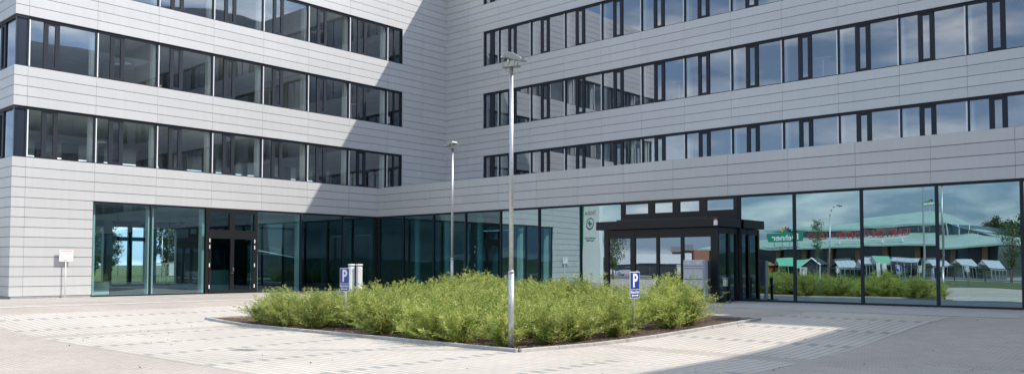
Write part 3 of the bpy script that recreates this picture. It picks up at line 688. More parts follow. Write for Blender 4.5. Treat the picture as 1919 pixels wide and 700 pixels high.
for j in range(rows):
    for i in range(colsn):
        u = .02+.945*(i+.5+rnd.uniform(-.22, .22))/colsn; v = .0+.98* (j+.5+rnd.uniform(-.2, .2))/rows
        a = Vector((*BED[0], 0)).lerp(Vector((*BED[1], 0)), u); b = Vector((*BED[3], 0)).lerp(Vector((*BED[2], 0)), u); p = a.lerp(b, v)
        if i == 0 or (i == 1 and j > 4): continue
        if (j == 7 and i > 10): continue
        if (Vector((p.x, p.y))-Vector((24.49, -21.37))).length < .35: continue
        if (Vector((p.x, p.y))-Vector((13.6, -17.2))).length < .8: continue
        k = rnd.randrange(6)
        # lower at the rim, tall in the middle
        sc = rnd.uniform(.84, 1.08)
        sc *= .88
        if j >= 3 and 3 <= i <= 7: sc *= 1.08
        if j >= 3 and 7 < i < 10: sc *= .92
        if i in (0, 1): sc *= .82
        dv_ = Vector((p.x, p.y))-Vector((25.06, -17.59))
        skip = False
        for sx_, sy_ in ((25.06, -17.59), (17.65, -20.54)):
            q_ = Vector((p.x-sx_, p.y-sy_)); c_ = Vector((36.1-sx_, -34.3-sy_)).normalized(); al = q_.dot(c_); la = abs(q_.x*c_.y-q_.y*c_.x)
            if (-.15 < al < 1.6 and la < .42): skip = True
        if skip: continue
        rowc[j] = rowc.get(j, -1)+1
        if j < 2: nm = f'light green narrow-leaved shrub, {ordn[rowc[j]]} of row {"one" if j == 0 else "two"} counted from the bed\'s left end'
        else: nm = None
        lab = nm or 'light green narrow-leaved shrub growing amid the dense planting behind the front rows'
        if nm is None and i == colsn-1: lab = f'light green shrub along the right kerb of the bed, {ordn[j-2]} behind the front two rows'
        t = thing('shrub', lab, 'shrub', (p.x, p.y, hgt(p.x, p.y)+.03), rnd.uniform(0, 6.28), 'shrubs filling the planting bed')
        t.scale = (sc*1.42, sc*1.42, sc)
        link('foliage', sroots[k][0], t); link('stems', sroots[k][1], t); cnt += 1
# mulch chips
rnd = random.Random(9); mm = MB()
for k in range(2600):
    e_ = rnd.random()
    u, v = rnd.random(), rnd.random()
    if k % 2: v = rnd.random()**2*.12
    elif k % 3: u = 1-rnd.random()**2*.12
    a = Vector((*BED[0], 0)).lerp(Vector((*BED[1], 0)), u); b = Vector((*BED[3], 0)).lerp(Vector((*BED[2], 0)), u); p = a.lerp(b, v)
    z_ = hgt(p.x, p.y)+.032; s = rnd.uniform(.012, .04); an = rnd.uniform(0, PI)
    dx, dy = math.cos(an)*s, math.sin(an)*s
    mm.quad([(p.x-dx, p.y-dy, z_), (p.x+dy*.4, p.y-dx*.4, z_+rnd.uniform(.0, .02)), (p.x+dx, p.y+dy, z_+rnd.uniform(0, .025)), (p.x-dy*.4, p.y+dx*.4, z_+.004)])
mo = mm.build('mulch', mat('bark chips', (.25, .17, .12), .9, island=.6)); tag(mo, 'reddish bark mulch chips scattered on the soil along the kerbs', 'mulch', kind='stuff')

lt = MB()
for k in range(420):
    m_ = rnd.random()
    if m_ < .45: x, y = rnd.uniform(14, 33), -5.35-abs(rnd.gauss(0, .25))
    elif m_ < .6: x, y = .1+abs(rnd.gauss(0, .2)), rnd.uniform(-23, -6)
    else: x, y = rnd.uniform(9, 34), rnd.uniform(-30, -6)
    if 12 < x < 26.3 and -21.7 < y < -12.8: continue
    if 16.4 < x < 21.8 and y > -7: continue
    z_ = hgt(x, y)+.012; s_q = rnd.uniform(.012, .035); an = rnd.uniform(0, 2*PI); dx, dy = math.cos(an)*s_q, math.sin(an)*s_q
    lt.quad([(x-dx, y-dy, z_), (x+dy*.5, y-dx*.5, z_+rnd.uniform(0, .02)), (x+dx, y+dy, z_+rnd.uniform(0, .03)), (x-dy*.5, y+dx*.5, z_)])
lo = lt.build('leaf_litter', mat('dry leaf', (.12, .10, .05), .9, island=.5)); tag(lo, 'scattered dry leaves and twigs on the paving along the glass', 'leaf litter', kind='stuff')

# ------------------------------------------------------------------ interior things
def uplighter(loc, rz, label):
    t = thing('floor_lamp', label, 'floor lamp', loc, rz, 'office floor lamps seen through the windows')
    b = MB(); b.box(-.2, .2, -.15, .15, 0, .02); b.build('base', RAIL, t)
    b = MB(); b.box(-.025, .025, -.02, .02, .02, 1.95); b.build('pole', RAIL, t)
    b = MB(); b.box(-.35, .35, -.14, .14, 1.95, 2.0); b.build('lamp_head', RAIL, t, bevel=.01); return t
u1_ = uplighter((-1.4, -18.6, 8.34), R(20), 'white T-shaped floor lamp behind the second upper window bay from the left corner')
for loc, rz_, lb in (((-1.5, -19.6, 4.72), 30, 'white T-shaped floor lamp behind the lowest office row near the left corner'), ((-1.4, -11.2, 8.34), 10, 'white T-shaped floor lamp behind the middle window of the left wing, second row'),
        ((-1.3, -8.3, 11.96), 20, 'white T-shaped floor lamp behind the top row of the left wing'), ((-1.4, -6.0, 8.34), 20, 'white T-shaped floor lamp near the inner corner of the left wing'),
        ((22.4, 1.2, 8.34), 15, 'white T-shaped floor lamp behind the right wing second row'), ((15.3, 1.2, 8.34), 15, 'white T-shaped floor lamp behind the right wing, near the mirrored building corner')):
    dup(u1_, loc, R(rz_), lb)
t = thing('wooden_cabinet', 'light wooden office cabinet standing inside a left wing window', 'cabinet', (-1.1, -17.4, 8.34), R(90))
b = MB(); b.box(-.45, .45, 0, .5, 0, 1.25); b.build('carcass', WOOD, t, bevel=.01)
b = MB(); b.box(-.43, -.01, -.02, 0, .05, 1.22); b.box(.01, .43, -.02, 0, .05, 1.22); b.build('door', WOOD, t)
t = thing('wall_notice', 'white paper notice stuck inside the last window of the left wing second row', 'notice', (-.18, -4.35, 9.35), R(90))
b = MB(); b.box(-.13, .13, 0, .005, 0, .36); b.build('paper', SIGNW, t)
b = MB(); b.box(.02, .08, -.002, 0, .14, .2); b.build('print_mark', GREYP, t)
# track spotlights in the ground floor
def spot(loc, label, rz=0):
    t = thing('track_spotlight', label, 'spotlight', loc, rz, 'black track spotlights in the showroom')
    b = MB(); b.tube((0, 0, 0), (0, 0, .45), .012, n=8); b.build('stem', BLACK, t)
    b = MB(); b.tube((-.12, 0, -.12), (.1, 0, .02), .10, .075, n=14); b.sphere((.1, 0, .02), .08); b.build('lamp_head', BLACK, t, smooth=True); return t
s0 = spot((-4, -17.6, 3.42), 'black spotlight left of the back door, left storefront pane')
for loc, lb in (((-4.2, -16.1, 3.42), 'black spotlight near the mullion, left storefront pane'), ((-3.2, -14.9, 3.35), 'black double-looking spotlight in the second storefront pane'), ((-2.2, -11.9, 3.3), 'black spotlight behind the lowered blind'), ((-2.4, -10.9, 3.35), 'black spotlight behind the blind\'s right half'), ((-2.6, -8.3, 3.2), 'black spotlight behind the pane right of the blind')):
    dup(s0, loc, R(random.uniform(0, 300)), lb)
t = thing('counter', 'curved pale reception counter inside the second storefront pane', 'counter', (-5.4, -11.9, 0))
b = MB(); b.tube((0, 0, 0), (0, 0, 1.05), .75, n=32); b.box(-1.6, 0, -.7, .7, 0, 1.0); b.build('counter_body', WHITE, t)
b = MB(); b.tube((0, 0, 1.05), (0, 0, 1.09), .8, n=32); b.build('counter_top', GREYW, t)
t = thing('low_bench', 'long low white bench inside the leftmost storefront pane', 'bench', (-2.6, -19.3, 0), R(90))
b = MB(); b.box(-.9, .8, 0, .5, 0, .55); b.build('bench_body', WHITE, t, bevel=.02)
b = MB(); b.box(-.88, .78, .02, .48, .55, .60); b.build('seat', GREYW, t)
t = thing('venetian_blind', 'half lowered skewed grey venetian blind behind the storefront pane right of the door', 'blind', (-.30, -12.5, 0), R(90))
b = MB()
for k in range(30):
    z_ = 3.86-.052*k-(.0016*k*k if k > 12 else 0)*.35; sk = .012*max(0, k-14)
    b.box(0, 2.3, 0, .05, z_-.004, z_+.004, Matrix.Rotation(-sk*.012, 4, 'Y'))
b.build('slats', mat('blind slat', (.5, .51, .52), .4, .4), t)
b = MB(); b.box(0, 2.35, 0, .06, 0, .035, Matrix.Translation((0, 0, 2.06)) @ Matrix.Rotation(R(9), 4, 'Y')); b.build('bottom_rail', RAIL, t)
b = MB(); b.box(0, 2.3, -.01, .06, 3.88, 3.93); b.build('head_rail', RAIL, t)

# ------------------------------------------------------------------ trees
def tree_meshes(seed, H, R_, leafs, lsz, m, trunk_r=.09, base=.3, narrow=1.):
    rnd = random.Random(seed); t = MB(); V = []; Fc = []
    t.path([(0, 0, 0), (rnd.gauss(0, .04), rnd.gauss(0, .04), H*.5), (rnd.gauss(0, .08), rnd.gauss(0, .08), H*.93)], [trunk_r, trunk_r*.6, trunk_r*.15], 8)
    tips = []
    nb_ = 26
    for k in range(nb_):
        f = base+(1-base)*(k+.5)/nb_; az = k*2.4+rnd.uniform(-.4, .4); prof = math.sin(PI*min(1, (1-f)/(1-base)*.86+.12))**.7
        L = R_*prof*rnd.uniform(.65, 1.15); el = rnd.uniform(.25, .8)
        a = Vector((0, 0, H*f*.94)); d = Vector((math.cos(az)*math.cos(el), math.sin(az)*math.cos(el), math.sin(el)*narrow))
        mid = a+d*L*.5; end = mid+(d+Vector((0, 0, .1))).normalized()*L*.5
        t.path([a, mid, end], [trunk_r*.35, trunk_r*.2, trunk_r*.06], 5)
        for q in range(5): tips.append((a.lerp(end, .35+.16*q), L*.28+.12))
    for k in range(leafs):
        c, r_ = tips[rnd.randrange(len(tips))]
        p = c+Vector((rnd.gauss(0, .5), rnd.gauss(0, .5), rnd.gauss(0, .42)))*r_
        add_leaf(V, Fc, p, Vector((rnd.gauss(0, 1), rnd.gauss(0, 1), rnd.gauss(0, .7))), lsz*rnd.uniform(.7, 1.3), lsz*.33, rnd)
    me = bpy.data.meshes.new('crown'); me.from_pydata(V, [], Fc); me.materials.append(m)
    return me, t.mesh('trunk', BARK)
TA = tree_meshes(1, 7.4, 1.0, 1300, .16, LEAFT, .07, .38, 1.3)
TB = tree_meshes(2, 5.8, 1.8, 1900, .16, LEAFT, .09, .28)
TC = tree_meshes(3, 9.0, 3.0, 6000, .32, LEAFD, .2, .15)
def tree(tm, loc, label, sc=1., rz=0, group='trees round the plaza'):
    t = thing('tree', label, 'tree', loc, rz, group); t.scale = (sc,)*3; link('crown', tm[0], t); link('trunk', tm[1], t); return t
tree(TA, (-5.1, -80, -.47), 'slender young tree mirrored in front of the shop lettering', 1.05)
tree(TB, (17.5, -75, -.47), 'broad young tree mirrored at the right edge of the storefront', 1.05)
tree(TB, (-19.0, -58, -.47), 'leafy young tree mirrored in the left vestibule glass', .95, 1)
tree(TB, (-7.7, -42, -.47), 'leafy young tree mirrored in the right vestibule glass behind the mailboxes', 1.0, 2)
for k, (x, y, s_c) in enumerate(((-60, 3.3, .75), (-62, 5.6, .55), (-64, 13.6, .85), (-50, -1, .5), (-75, 24, .8), (-90, 8, .7), (-58, 30, .8))):
    tree(TC, (x, y, -.02), ['dark tree at the left edge of the left storefront view', 'small dark tree seen left of the back door', 'big dark tree seen in the second storefront pane', 'low tree beyond the meadow at far left', 'dark tree beyond the meadow behind the blind', 'distant meadow tree near the container', 'meadow tree farthest right through the ground floor'][k], s_c, k, 'trees beyond the meadow')
for k, (x, y, s_c) in enumerate(((2, -172, 1.15), (-4, -176, 1.2), (8, -170, 1.1), (14, -168, .8), (-13, -178, 1.0))):
    tree(TC, (x, y, 0), ['rounded tree rising behind the green roof, right of its peak', 'rounded tree behind the green roof peak', 'tree behind the glazed end of the green roof', 'tree behind the far right corner of the garden market', 'tree hidden mostly behind the long green roof'][k], s_c, k, 'trees behind the garden market')

# ------------------------------------------------------------------ beyond the left wing
t = thing('site_container', 'white site container on the meadow behind the showroom', 'container', (-60, 13.2, -.02), R(60))
b = MB(); b.box(-1.9, 1.9, -1.2, 1.2, .1, 2.5); b.build('container_body', SIGNW, t, bevel=.03); t.scale = (.65,)*3
b = MB(); b.box(-1.95, 1.95, -1.25, 1.25, 2.5, 2.6); b.build('roof', GREYP, t)
b = MB(); b.box(-.3, .5, -1.24, -1.2, 1.1, 1.8); b.build('window', MAILD, t)
t = thing('wooden_fence', 'pale wooden rail fence across the meadow behind the showroom', 'fence', (-58, 17, -.02), R(55))
b = MB()
for z_ in (.5, 1.0, 1.45): b.box(-8, 12, -.03, .03, z_, z_+.12)
b.build('rail', mat('weathered wood', (.55, .48, .38), .8), t)
b = MB()
for x in range(-8, 13, 2): b.box(x-.06, x+.06, -.06, .06, 0, 1.6)
b.build('fence_posts', MATS['weathered wood'], t)
def curved_lamp(loc, H, label, rz, arm=1.2):
    t = thing('road_lamp', label, 'street lamp', loc, rz, 'curved road lamps')
    b = MB(); b.path([(0, 0, 0), (0, 0, H*.86)]+[(arm*(1-math.cos(R(a))), 0, H*.86+H*.13*math.sin(R(a))) for a in (25, 50, 75, 90)], [.09, .06, .055, .05, .045, .04], 10); b.build('pole', GALV, t, smooth=True)
    b = MB(); b.box(arm-.1, arm+.5, -.13, .13, H*.985, H*1.0); b.sphere((arm+.2, 0, H*.985), .3, (1, .5, .35)); b.build('lamp_head', LAMPG, t, smooth=True); return t
cl0 = curved_lamp((-3.5, -80, -.47), 9.4, 'curved white road lamp mirrored before the shop lettering', R(0))
dup(cl0, (-50, 6.2, 0), R(30), 'curved road lamp seen through the second storefront pane', scale=.55)
dup(cl0, (-70, 10, 0), R(60), 'distant curved road lamp seen between the back door bars', scale=.4)
t = thing('mast_lamp', 'tall thin mast lamp mirrored beside the storefront mullion, with T-shaped head', 'street lamp', (15.9, -50, -.47))
b = MB(); b.tube((0, 0, 0), (0, 0, 8.4), .09, .05, n=10); b.build('pole', GALV, t); b = MB(); b.box(-.35, .35, -.12, .12, 8.4, 8.5); b.box(-.05, .05, -.05, .05, 8.2, 8.4); b.build('lamp_head', LAMPG, t)

# ------------------------------------------------------------------ across the road (mirrored in the storefront)
g = MB(); g.box(-260, 200, -86, -79, -.5, -.455); struct(g.build('road', ASPH))
g = MB(); g.box(-260, 200, -77.6, -76.6, -.5, -.452); struct(g.build('footpath', STRIP))
g = MB(); g.box(-90, 80, -160, -89, -.5, -.44); struct(g.build('car_park', mat('pale car park paving', (.22, .22, .215), .9, nscale=2, namt=.1)))
COPPER = mat('green copper roof', (.29, .39, .335), .6, .1, nscale=.5, namt=.12)
BROWN = mat('brown timber column', (.22, .12, .06), .7)
DGL = mat('dark shop glazing', (.03, .035, .04), .15)
SKYL = mat('clerestory glazing', (.10, .16, .20), .12, .2)
GREEN = mat('green sign paint', (.01, .22, .12), .45)
REDL = mat('red lettering', (.42, .03, .035), .5)
gc = thing('garden_market', 'wide garden market with stepped green copper roof and red lettering, mirrored in the storefront', 'shop building', (-11, -110, -.45))
def roof(m4, z0, top4, z1, name, mt, th=.25):
    b = MB(); lo = [b.bm.verts.new((*p, z0)) for p in m4]; hi = [b.bm.verts.new((*p, z1)) for p in top4]; un = [b.bm.verts.new((*p, z0-th)) for p in m4]
    for k in range(4): b.bm.faces.new((lo[k], lo[(k+1) % 4], hi[(k+1) % 4], hi[k])); b.bm.faces.new((un[k], un[(k+1) % 4], lo[(k+1) % 4], lo[k]))
    b.bm.faces.new(hi); b.bm.faces.new(un[::-1]); return b.build(name, mt, gc)
roof([(-24, 1.5), (21, 1.5), (21, -42), (-24, -42)], 4.55, [(-16, -7), (15, -7), (15, -38), (-16, -38)], 6.6, 'lower_roof', COPPER)
b = MB(); b.box(-15.5, 14.5, -37, -7.5, 6.4, 7.9); b.build('clerestory', SKYL, gc)
b = MB()
for k in range(19): b.box(-15.5+k*1.667-.05, -15.5+k*1.667+.05, -7.5, -7.4, 6.6, 7.9)
for x in (-12.5, -4.5, 1.5, 3.0, 8.2): b.box(x, x+1.6, -7.42, -7.36, 7.4, 7.75)
b.build('clerestory_bars', SIGNW, gc)
roof([(-17.5, -5.6), (11.5, -5.6), (11.5, -39), (-17.5, -39)], 8.0, [(5.5, -18), (7.0, -18), (7.0, -24), (5.5, -24)], 10.4, 'upper_roof', COPPER, .35)
b = MB(); b.quad([(11.6, -6.5, 8.0), (17.4, -6.2, 6.4), (17.4, -14, 6.5), (11.6, -14, 8.2)]); 
for k in range(4): b.box(11.7+k*1.45, 11.8+k*1.45, -6.6, -6.5, 5.6, 8.0-.4*k)
b.build('glass_lean_to', mat('bright skylight', (.55, .6, .62), .25, .3), gc)
b = MB(); b.box(-23, 20, -41, -1.2, 0, 4.3); b.build('shop_wall', DGL, gc)
b = MB()
for x in (-22, -17.5, -13, -8.5, -4, .5, 5, 9.5, 14, 18.5): b.box(x-.35, x+.35, -.9, -.3, 0, 4.3)
b.build('timber_columns', BROWN, gc)
b = MB()
for x in (-2.5, 2, 6.4, 11): b.box(x-1.6, x+1.6, -1.15, -1.1, .2, 2.7)
b.build('shop_window', mat('pale shop window', (.35, .42, .45), .2), gc)
tx = text('lettering', 'GARTEN-CENTER + ZOO', 1.75, REDL, (.85, .9, 6.45), R(180), gc, .06, sx=.83, bold=.01)
b = MB(); b.box(-6.9, 8.6, .86, .9, 5.6, 5.68)
for x in (-6, -2, 2, 5, 8): b.box(x-.05, x+.05, .3, .9, 4.9, 5.64)
b.build('letter_rail', SIGNW, gc)
def brand(name, label, loc, w_, scale_text, rz=R(180), legs=True, pole=None):
    t = thing(name, label, 'shop sign', loc, rz)
    b = MB(); hh = w_*.24
    b.prism([(-w_*.47, 0), (w_*.47, 0), (w_*.5, hh*.5), (w_*.5, hh), (-w_*.5, hh), (-w_*.5, hh*.5)], .3, Matrix(((1, 0, 0, 0), (0, 0, 1, -.15), (0, 1, 0, 0), (0, 0, 0, 1)))); b.build('sign_panel', GREEN, t, bevel=.02)
    text('lettering', 'Dehner', hh*.95, SIGNW, (0, -.16, hh*.47), 0, t, .02, bold=.02, sx=1.12)
    cols = [(.45, .25, .02), (.55, .38, .02), (.42, .03, .03), (.12, .03, .10), (.04, .03, .18)]
    for k, c in enumerate((cols[4], cols[3], cols[2], cols[0], cols[1])):
        a = R(150-30*k); q = MB(); q.sphere((0, 0, 0), hh*.26, (.55, .25, 1.0), 14)
        o = q.build('petal', mat('petal paint %s' % 'abcde'[k], c, .5), t, smooth=True); o.location = (math.cos(a)*hh*.62, 0, hh*1.02+math.sin(a)*hh*.42); o.rotation_euler = (0, -(a-PI/2), 0)
    q = MB(); q.tube((0, -.1, hh*.9), (0, .1, hh*.9), hh*.42, n=20); q.build('flower_heart', GREEN, t)
    if legs:
        for x in (-w_*.35, -w_*.12, w_*.12, w_*.35): q = MB(); q.box(x-.05, x+.05, -.05, .05, -.9, .05); q.box(x-.05, x+.05, -.05, .5, -.6, -.5); q.build('bracket', GALV, t)
    if pole: q = MB(); q.tube((0, 0, -pole), (0, 0, 0), .12, n=10); q.build('pole', GALV, t)
    return t
brand('shop_sign', 'green shop sign with flower petals on the eave of the garden market', (-21.6, -108, 5.15), 6.0, 1)
brand('roof_sign', 'small green petal sign on a pole at the peak of the green roof', (-5.0, -131, 10.9), 2.4, 1, legs=False, pole=1.2)
brand('roadside_sign', 'green petal sign on a pole at the right end of the market', (17.0, -112, 6.4), 2.2, 1, legs=False, pole=6.8)

GHG = glass('greenhouse glazing', (.40, .47, .45), (.85, .9, .9), .35, 0)
def greenhouse(label, loc, w_, d_, hw, hr, rz, fm, gm, rooff=None, group='display greenhouses before the garden market'):
    t = thing('greenhouse', label, 'greenhouse', loc, rz, group)
    b = MB(); e = .035
    for x in (-w_/2, w_/2):
        for k in range(5):
            y = -d_/2+d_*k/4; b.box(x-e, x+e, y-e, y+e, 0, hw)
        b.box(x-e, x+e, -d_/2, d_/2, hw-e, hw+e)
    for k in range(5):
        y = -d_/2+d_*k/4; b.tube((-w_/2, y, hw), (0, y, hr), e, n=4); b.tube((w_/2, y, hw), (0, y, hr), e, n=4)
    b.box(-e, e, -d_/2, d_/2, hr-e, hr+e); b.build('frame', fm, t)
    b = MB(); q = [(-w_/2, hw), (0, hr), (w_/2, hw)]
    b.quad([(q[0][0], -d_/2, q[0][1]), (q[0][0], d_/2, q[0][1]), (0, d_/2, hr), (0, -d_/2, hr)]); b.quad([(q[2][0], -d_/2, q[2][1]), (q[2][0], d_/2, q[2][1]), (0, d_/2, hr), (0, -d_/2, hr)])
    b.build('roof', rooff or gm, t)
    b = MB()
    for y in (-d_/2, d_/2):
        f = b.bm.faces.new([b.bm.verts.new(p) for p in ((-w_/2, y, 0), (w_/2, y, 0), (w_/2, y, hw), (0, y, hr), (-w_/2, y, hw))])
    for x in (-w_/2, w_/2): b.quad([(x, -d_/2, 0), (x, d_/2, 0), (x, d_/2, hw), (x, -d_/2, hw)])
    b.build('glass_wall', gm, t); return t
GRF = mat('green painted frame', (.12, .42, .22), .5); GRR = mat('green roof sheet', (.13, .40, .25), .4); SIR = mat('silver roof sheet', (.42, .46, .50), .5, .2); GPAN = GHG
greenhouse('large green-framed greenhouse with green roof mirrored left of the dark shed', (-13.7, -93, -.44), 3.0, 5.2, 1.6, 2.7, R(50), GRF, GPAN, GRR)
greenhouse('silver greenhouse just right of the dark shed', (-6.0, -92, -.44), 2.4, 3.0, 1.3, 2.3, R(35), GALV, GPAN, SIR)
greenhouse('small silver greenhouse at the first storefront mullion', (-3.2, -92, -.44), 1.9, 2.2, 1.3, 2.4, R(35), GALV, GPAN, SIR)
greenhouse('silver greenhouse with green roof beside the mullion', (-1.3, -93, -.44), 2.4, 2.6, 1.5, 2.6, R(40), GALV, GPAN, GRR)
greenhouse('long flat silver greenhouse in the middle of the display', (2.0, -93, -.44), 2.6, 3.2, 2.0, 2.5, R(85), GALV, GPAN, SIR)
greenhouse('silver greenhouse left of the wide right pane', (5.8, -92, -.44), 2.3, 2.6, 1.3, 2.3, R(30), GALV, GPAN, SIR)
greenhouse('silver greenhouse behind the fence in the wide right pane', (8.9, -92, -.44), 2.3, 2.8, 1.3, 2.35, R(30), GALV, GPAN, SIR)
greenhouse('rightmost silver greenhouse near the young tree', (12.0, -92, -.44), 2.3, 2.8, 1.3, 2.35, R(30), GALV, GPAN, SIR)
def shed(label, loc, w_, d_, hw, hr, rz, wm, tm, rm):
    t = thing('garden_shed', label, 'shed', loc, rz)
    b = MB(); M_ = Matrix(((1, 0, 0, 0), (0, 0, 1, -d_/2), (0, 1, 0, 0), (0, 0, 0, 1))); b.prism([(-w_/2, 0), (w_/2, 0), (w_/2, hw), (0, hr), (-w_/2, hw)], d_, M_); b.build('wall', wm, t)
    b = MB()
    for s in (-1, 1):
        an = math.atan2(hr-hw, w_/2); L = math.hypot(hr-hw, w_/2)+.2
        b.box(-L, 0, -d_/2-.15, d_/2+.15, .02, .1, Matrix.Translation((0, 0, hr)) @ Matrix.Rotation(-an if s < 0 else an, 4, 'Y') @ (Matrix.Identity(4) if s < 0 else Matrix.Rotation(PI, 4, 'Z')))
    b.build('roof', DSH if rm is SIGNW else rm, t)
    if rm is SIGNW:
        b = MB()
        for s in (-1, 1): b.tube((s*(w_/2+.15), -d_/2-.16, hw-.1), (0, -d_/2-.16, hr+.1), .09, n=4)
        for s in (-1, 1): b.box(s*w_/2-.06, s*w_/2+.06, -d_/2-.05, -d_/2, 0, hw)
        b.build('verge_board', SIGNW, t)
    b = MB(); b.box(-.4, .4, -d_/2-.03, -d_/2, .1, hw-.1); b.build('door', tm, t); return t
DSH = mat('dark shed boards', (.03, .035, .045), .6)
shed('dark grey garden shed with white roof edges mirrored between the greenhouses', (-9.4, -90, -.44), 2.7, 2.6, 1.9, 2.7, R(180), DSH, MAILD, SIGNW)
shed('brown wooden garden shed mirrored left of the green greenhouse', (-17.7, -92, -.44), 1.9, 2.0, 1.7, 2.2, R(180), mat('orange brown boards', (.32, .12, .04), .7), BROWN, BROWN)
# fence along the road
t = thing('road_fence', 'dark single-rail fence along the road, mirrored in front of the greenhouses', 'fence', (0, -75, -.47))
b = MB(); b.box(-2, 40, -.04, .04, 1.45, 1.55); b.build('rail', MAILD, t)
for k in range(16): b = MB(); b.box(-2+2.8*k-.05, -2+2.8*k+.05, -.04, .04, 0, 1.45); b.build('fence_post', MAILD, t)
# verge shrubs on the far bed (same plants)
FS = [(9.5, -52), (6, -50), (2.5, -52), (-1, -50), (-4.5, -53), (7.5, -56), (0.5, -56), (11.5, -55)]
FM = []
for fo, st in SH: f2 = fo.copy(); f2.materials.clear(); f2.materials.append(LEAFT); FM.append(f2)
for k, (x, y) in enumerate(FS):
    t = thing('shrub', 'light green shrub of the far verge, mirrored %s from the road fence end' % ordn[k], 'shrub', (x, y, -.47), k, 'shrubs on the far verge'); t.scale = (2.0, 2.0, 1.0)
    link('foliage', FM[k % 6], t); link('stems', sroots[k % 6][1], t)

# company pylon beside the left wing
t = thing('company_pylon', 'tall white pylon with green edge stripe and round emblem, mirrored left of the vestibule', 'sign pylon', (-2.25, -28, 0), R(180))
b = MB(); b.box(-.95, .95, -.18, .18, .0, 6.2); b.build('pylon_body', SIGNW, t, bevel=.02)
b = MB(); b.box(-.95, .95, -.2, .2, -.45, 0); b.build('foot', CONC, t)
b = MB(); b.prism([(-.93, .1), (-.70, .1), (-.66, 2.5), (-.68, 4.2), (-.62, 6.1), (-.93, 6.1)], .012, Matrix(((-1, 0, 0, 0), (0, 0, 1, -.196), (0, 1, 0, 0), (0, 0, 0, 1)))); b.build('green_stripe', mat('bright green stripe', (.02, .32, .12), .45), t)
text('lettering', 'ŠKODA', .34, GREYP, (-.02, -.19, 5.35), 0, t, .006, bold=.01)
text('lettering', 'BAYERN AUTO', .16, MAILD, (-.02, -.19, 3.45), 0, t, .004, bold=.003); text('lettering', 'DILLINGEN', .16, MAILD, (-.02, -.19, 3.25), 0, t, .004, bold=.003)
b = MB(); b.tube((-.05, -.18, 4.6), (-.05, -.22, 4.6), .42, n=40); e = b.build('emblem', STEEL, t)
b = MB(); b.tube((-.05, -.22, 4.6), (-.05, -.235, 4.6), .33, n=40); b.build('emblem_face', SIGNW, e)
b = MB(); M_ = Matrix(((1, 0, 0, -.05), (0, 0, 1, -.25), (0, 1, 0, 4.6), (0, 0, 0, 1)))
b.prism([(-.26, -.06), (-.05, -.06), (-.1, -.2), (.0, -.2), (.1, -.04), (.24, .1), (.2, .16), (.06, .08), (.1, .24), (.0, .22), (-.06, .06), (-.16, .04), (-.26, .04)], .012, M_); b.build('emblem_mark', GREEN, e)

# ------------------------------------------------------------------ cars
def car(label, loc, rz, c, sc=1.):
    t = thing('parked_car', label, 'car', loc, rz, 'cars parked across the road'); t.scale = (sc,)*3
    pm = mat('car paint %s' % c[0], c[1], .25, .3)
    b = MB(); M_ = Matrix(((1, 0, 0, 0), (0, 0, 1, -.85), (0, 1, 0, 0), (0, 0, 0, 1)))
    b.prism([(-2.1, .25), (2.1, .25), (2.15, .55), (2.0, .8), (1.05, .95), (.45, .98), (-1.6, .98), (-2.1, .9), (-2.15, .55)], 1.7, M_); b.build('body', pm, t, bevel=.04)
    b = MB(); vs = b.prism([(1.0, .96), (.25, 1.42), (-1.0, 1.45), (-1.75, .97)], 1.5, Matrix(((1, 0, 0, 0), (0, 0, 1, -.75), (0, 1, 0, 0), (0, 0, 0, 1)))); b.build('window_band', DGL, t, bevel=.03)
    b = MB(); b.box(-1.0, .22, -.68, .68, 1.43, 1.48); b.build('roof', pm, t, bevel=.02)
    for x in (-1.35, 1.35):
        for y in (-.86, .70):
            b = MB(); b.tube((x, y, .32), (x, y+.18, .32), .32, n=18); w_ = b.build('wheel', MAILD, t); b = MB(); b.tube((x, y-.01, .32), (x, y+.19, .32), .19, n=14); b.build('rim', STEEL, w_)
    for y in (-.6, .6): b = MB(); b.box(2.02, 2.13, y-.2, y+.2, .6, .72); b.build('headlight', SIGNW, t)
    return t
car('dark blue car mirrored in the vestibule behind the mailboxes', (-11.8, -60, -.45), R(200), ('deep blue', (.03, .045, .07)), 1.1)
car('white car mirrored right of the vestibule', (-21.5, -92, -.45), R(20), ('white', (.7, .7, .7)))
car('silver car mirrored left in the vestibule glass', (-41.5, -95, -.45), R(170), ('silver', (.5, .5, .52)))
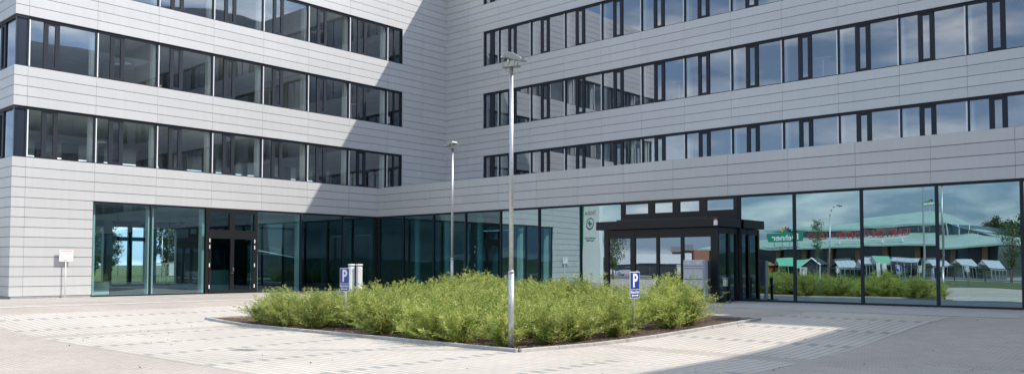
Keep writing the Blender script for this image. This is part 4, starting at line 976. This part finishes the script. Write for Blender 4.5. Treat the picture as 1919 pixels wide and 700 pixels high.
car('white car mirrored at the far left of the vestibule glass', (-45.5, -93, -.45), R(190), ('white', (.7, .7, .7)))

# showrooms and hills far behind the camera
def showroom(label, loc, w_, d_, h_, rz, band, wallm, txt=None):
    t = thing('showroom', label, 'showroom', loc, rz)
    b = MB(); b.box(-w_/2, w_/2, -d_/2, d_/2, 0, h_); b.build('wall', wallm, t)
    b = MB(); b.box(-w_/2-.2, w_/2+.2, -d_/2-.3, -d_/2, h_-.2, h_+1.4); b.build('fascia', band, t)
    b = MB(); 
    for k in range(int(w_/3)): b.box(-w_/2+.4+3*k, -w_/2+2.9+3*k, -d_/2-.03, -d_/2, .2, h_-.6)
    b.build('window', DGL, t); return t
showroom('low dark showroom with a white fascia, mirrored in the second vestibule pane', (-54, -122, -.45), 16, 10, 2.2, R(205), SIGNW, DARKW)
showroom('low dark showroom with a white roof sign, mirrored in the third vestibule pane', (-36, -105, -.45), 12, 10, 2.3, R(190), SIGNW, DARKW)
showroom('reddish hall mirrored in the right vestibule pane', (-84, -195, -.45), 16, 12, 6.0, R(200), mat('grey fascia', (.3, .3, .3), .8), mat('red brown hall wall', (.28, .12, .08), .8))
hb = bmesh.new(); nx, ny = 120, 8
grid = []
for i in range(nx+1):
    rr = []
    a = R(180+8+ (i/nx)*164)
    for j in range(ny+1):
        d = 650+j*90; p = Vector((36+math.cos(a)*d, -30+math.sin(a)*d, 0)); e = math.sin(PI*j/ny)
        z_ = e*(13+9*noise.noise(Vector((i*.06, 3.1, 0)))+3*noise.noise(Vector((i*.6, j*.7, 5))))-2
        rr.append(hb.verts.new((p.x, p.y, max(z_, -2))))
    grid.append(rr)
for i in range(nx):
    for j in range(ny): hb.faces.new((grid[i][j], grid[i+1][j], grid[i+1][j+1], grid[i][j+1]))
bmesh.ops.recalc_face_normals(hb, faces=hb.faces[:])
me = bpy.data.meshes.new('hills'); hb.to_mesh(me); hb.free(); me.materials.append(mat('wooded hillside', (.05, .075, .035), .95, nscale=.02, namt=.4, bump=3, bscale=.08)); struct(link('hills', me))
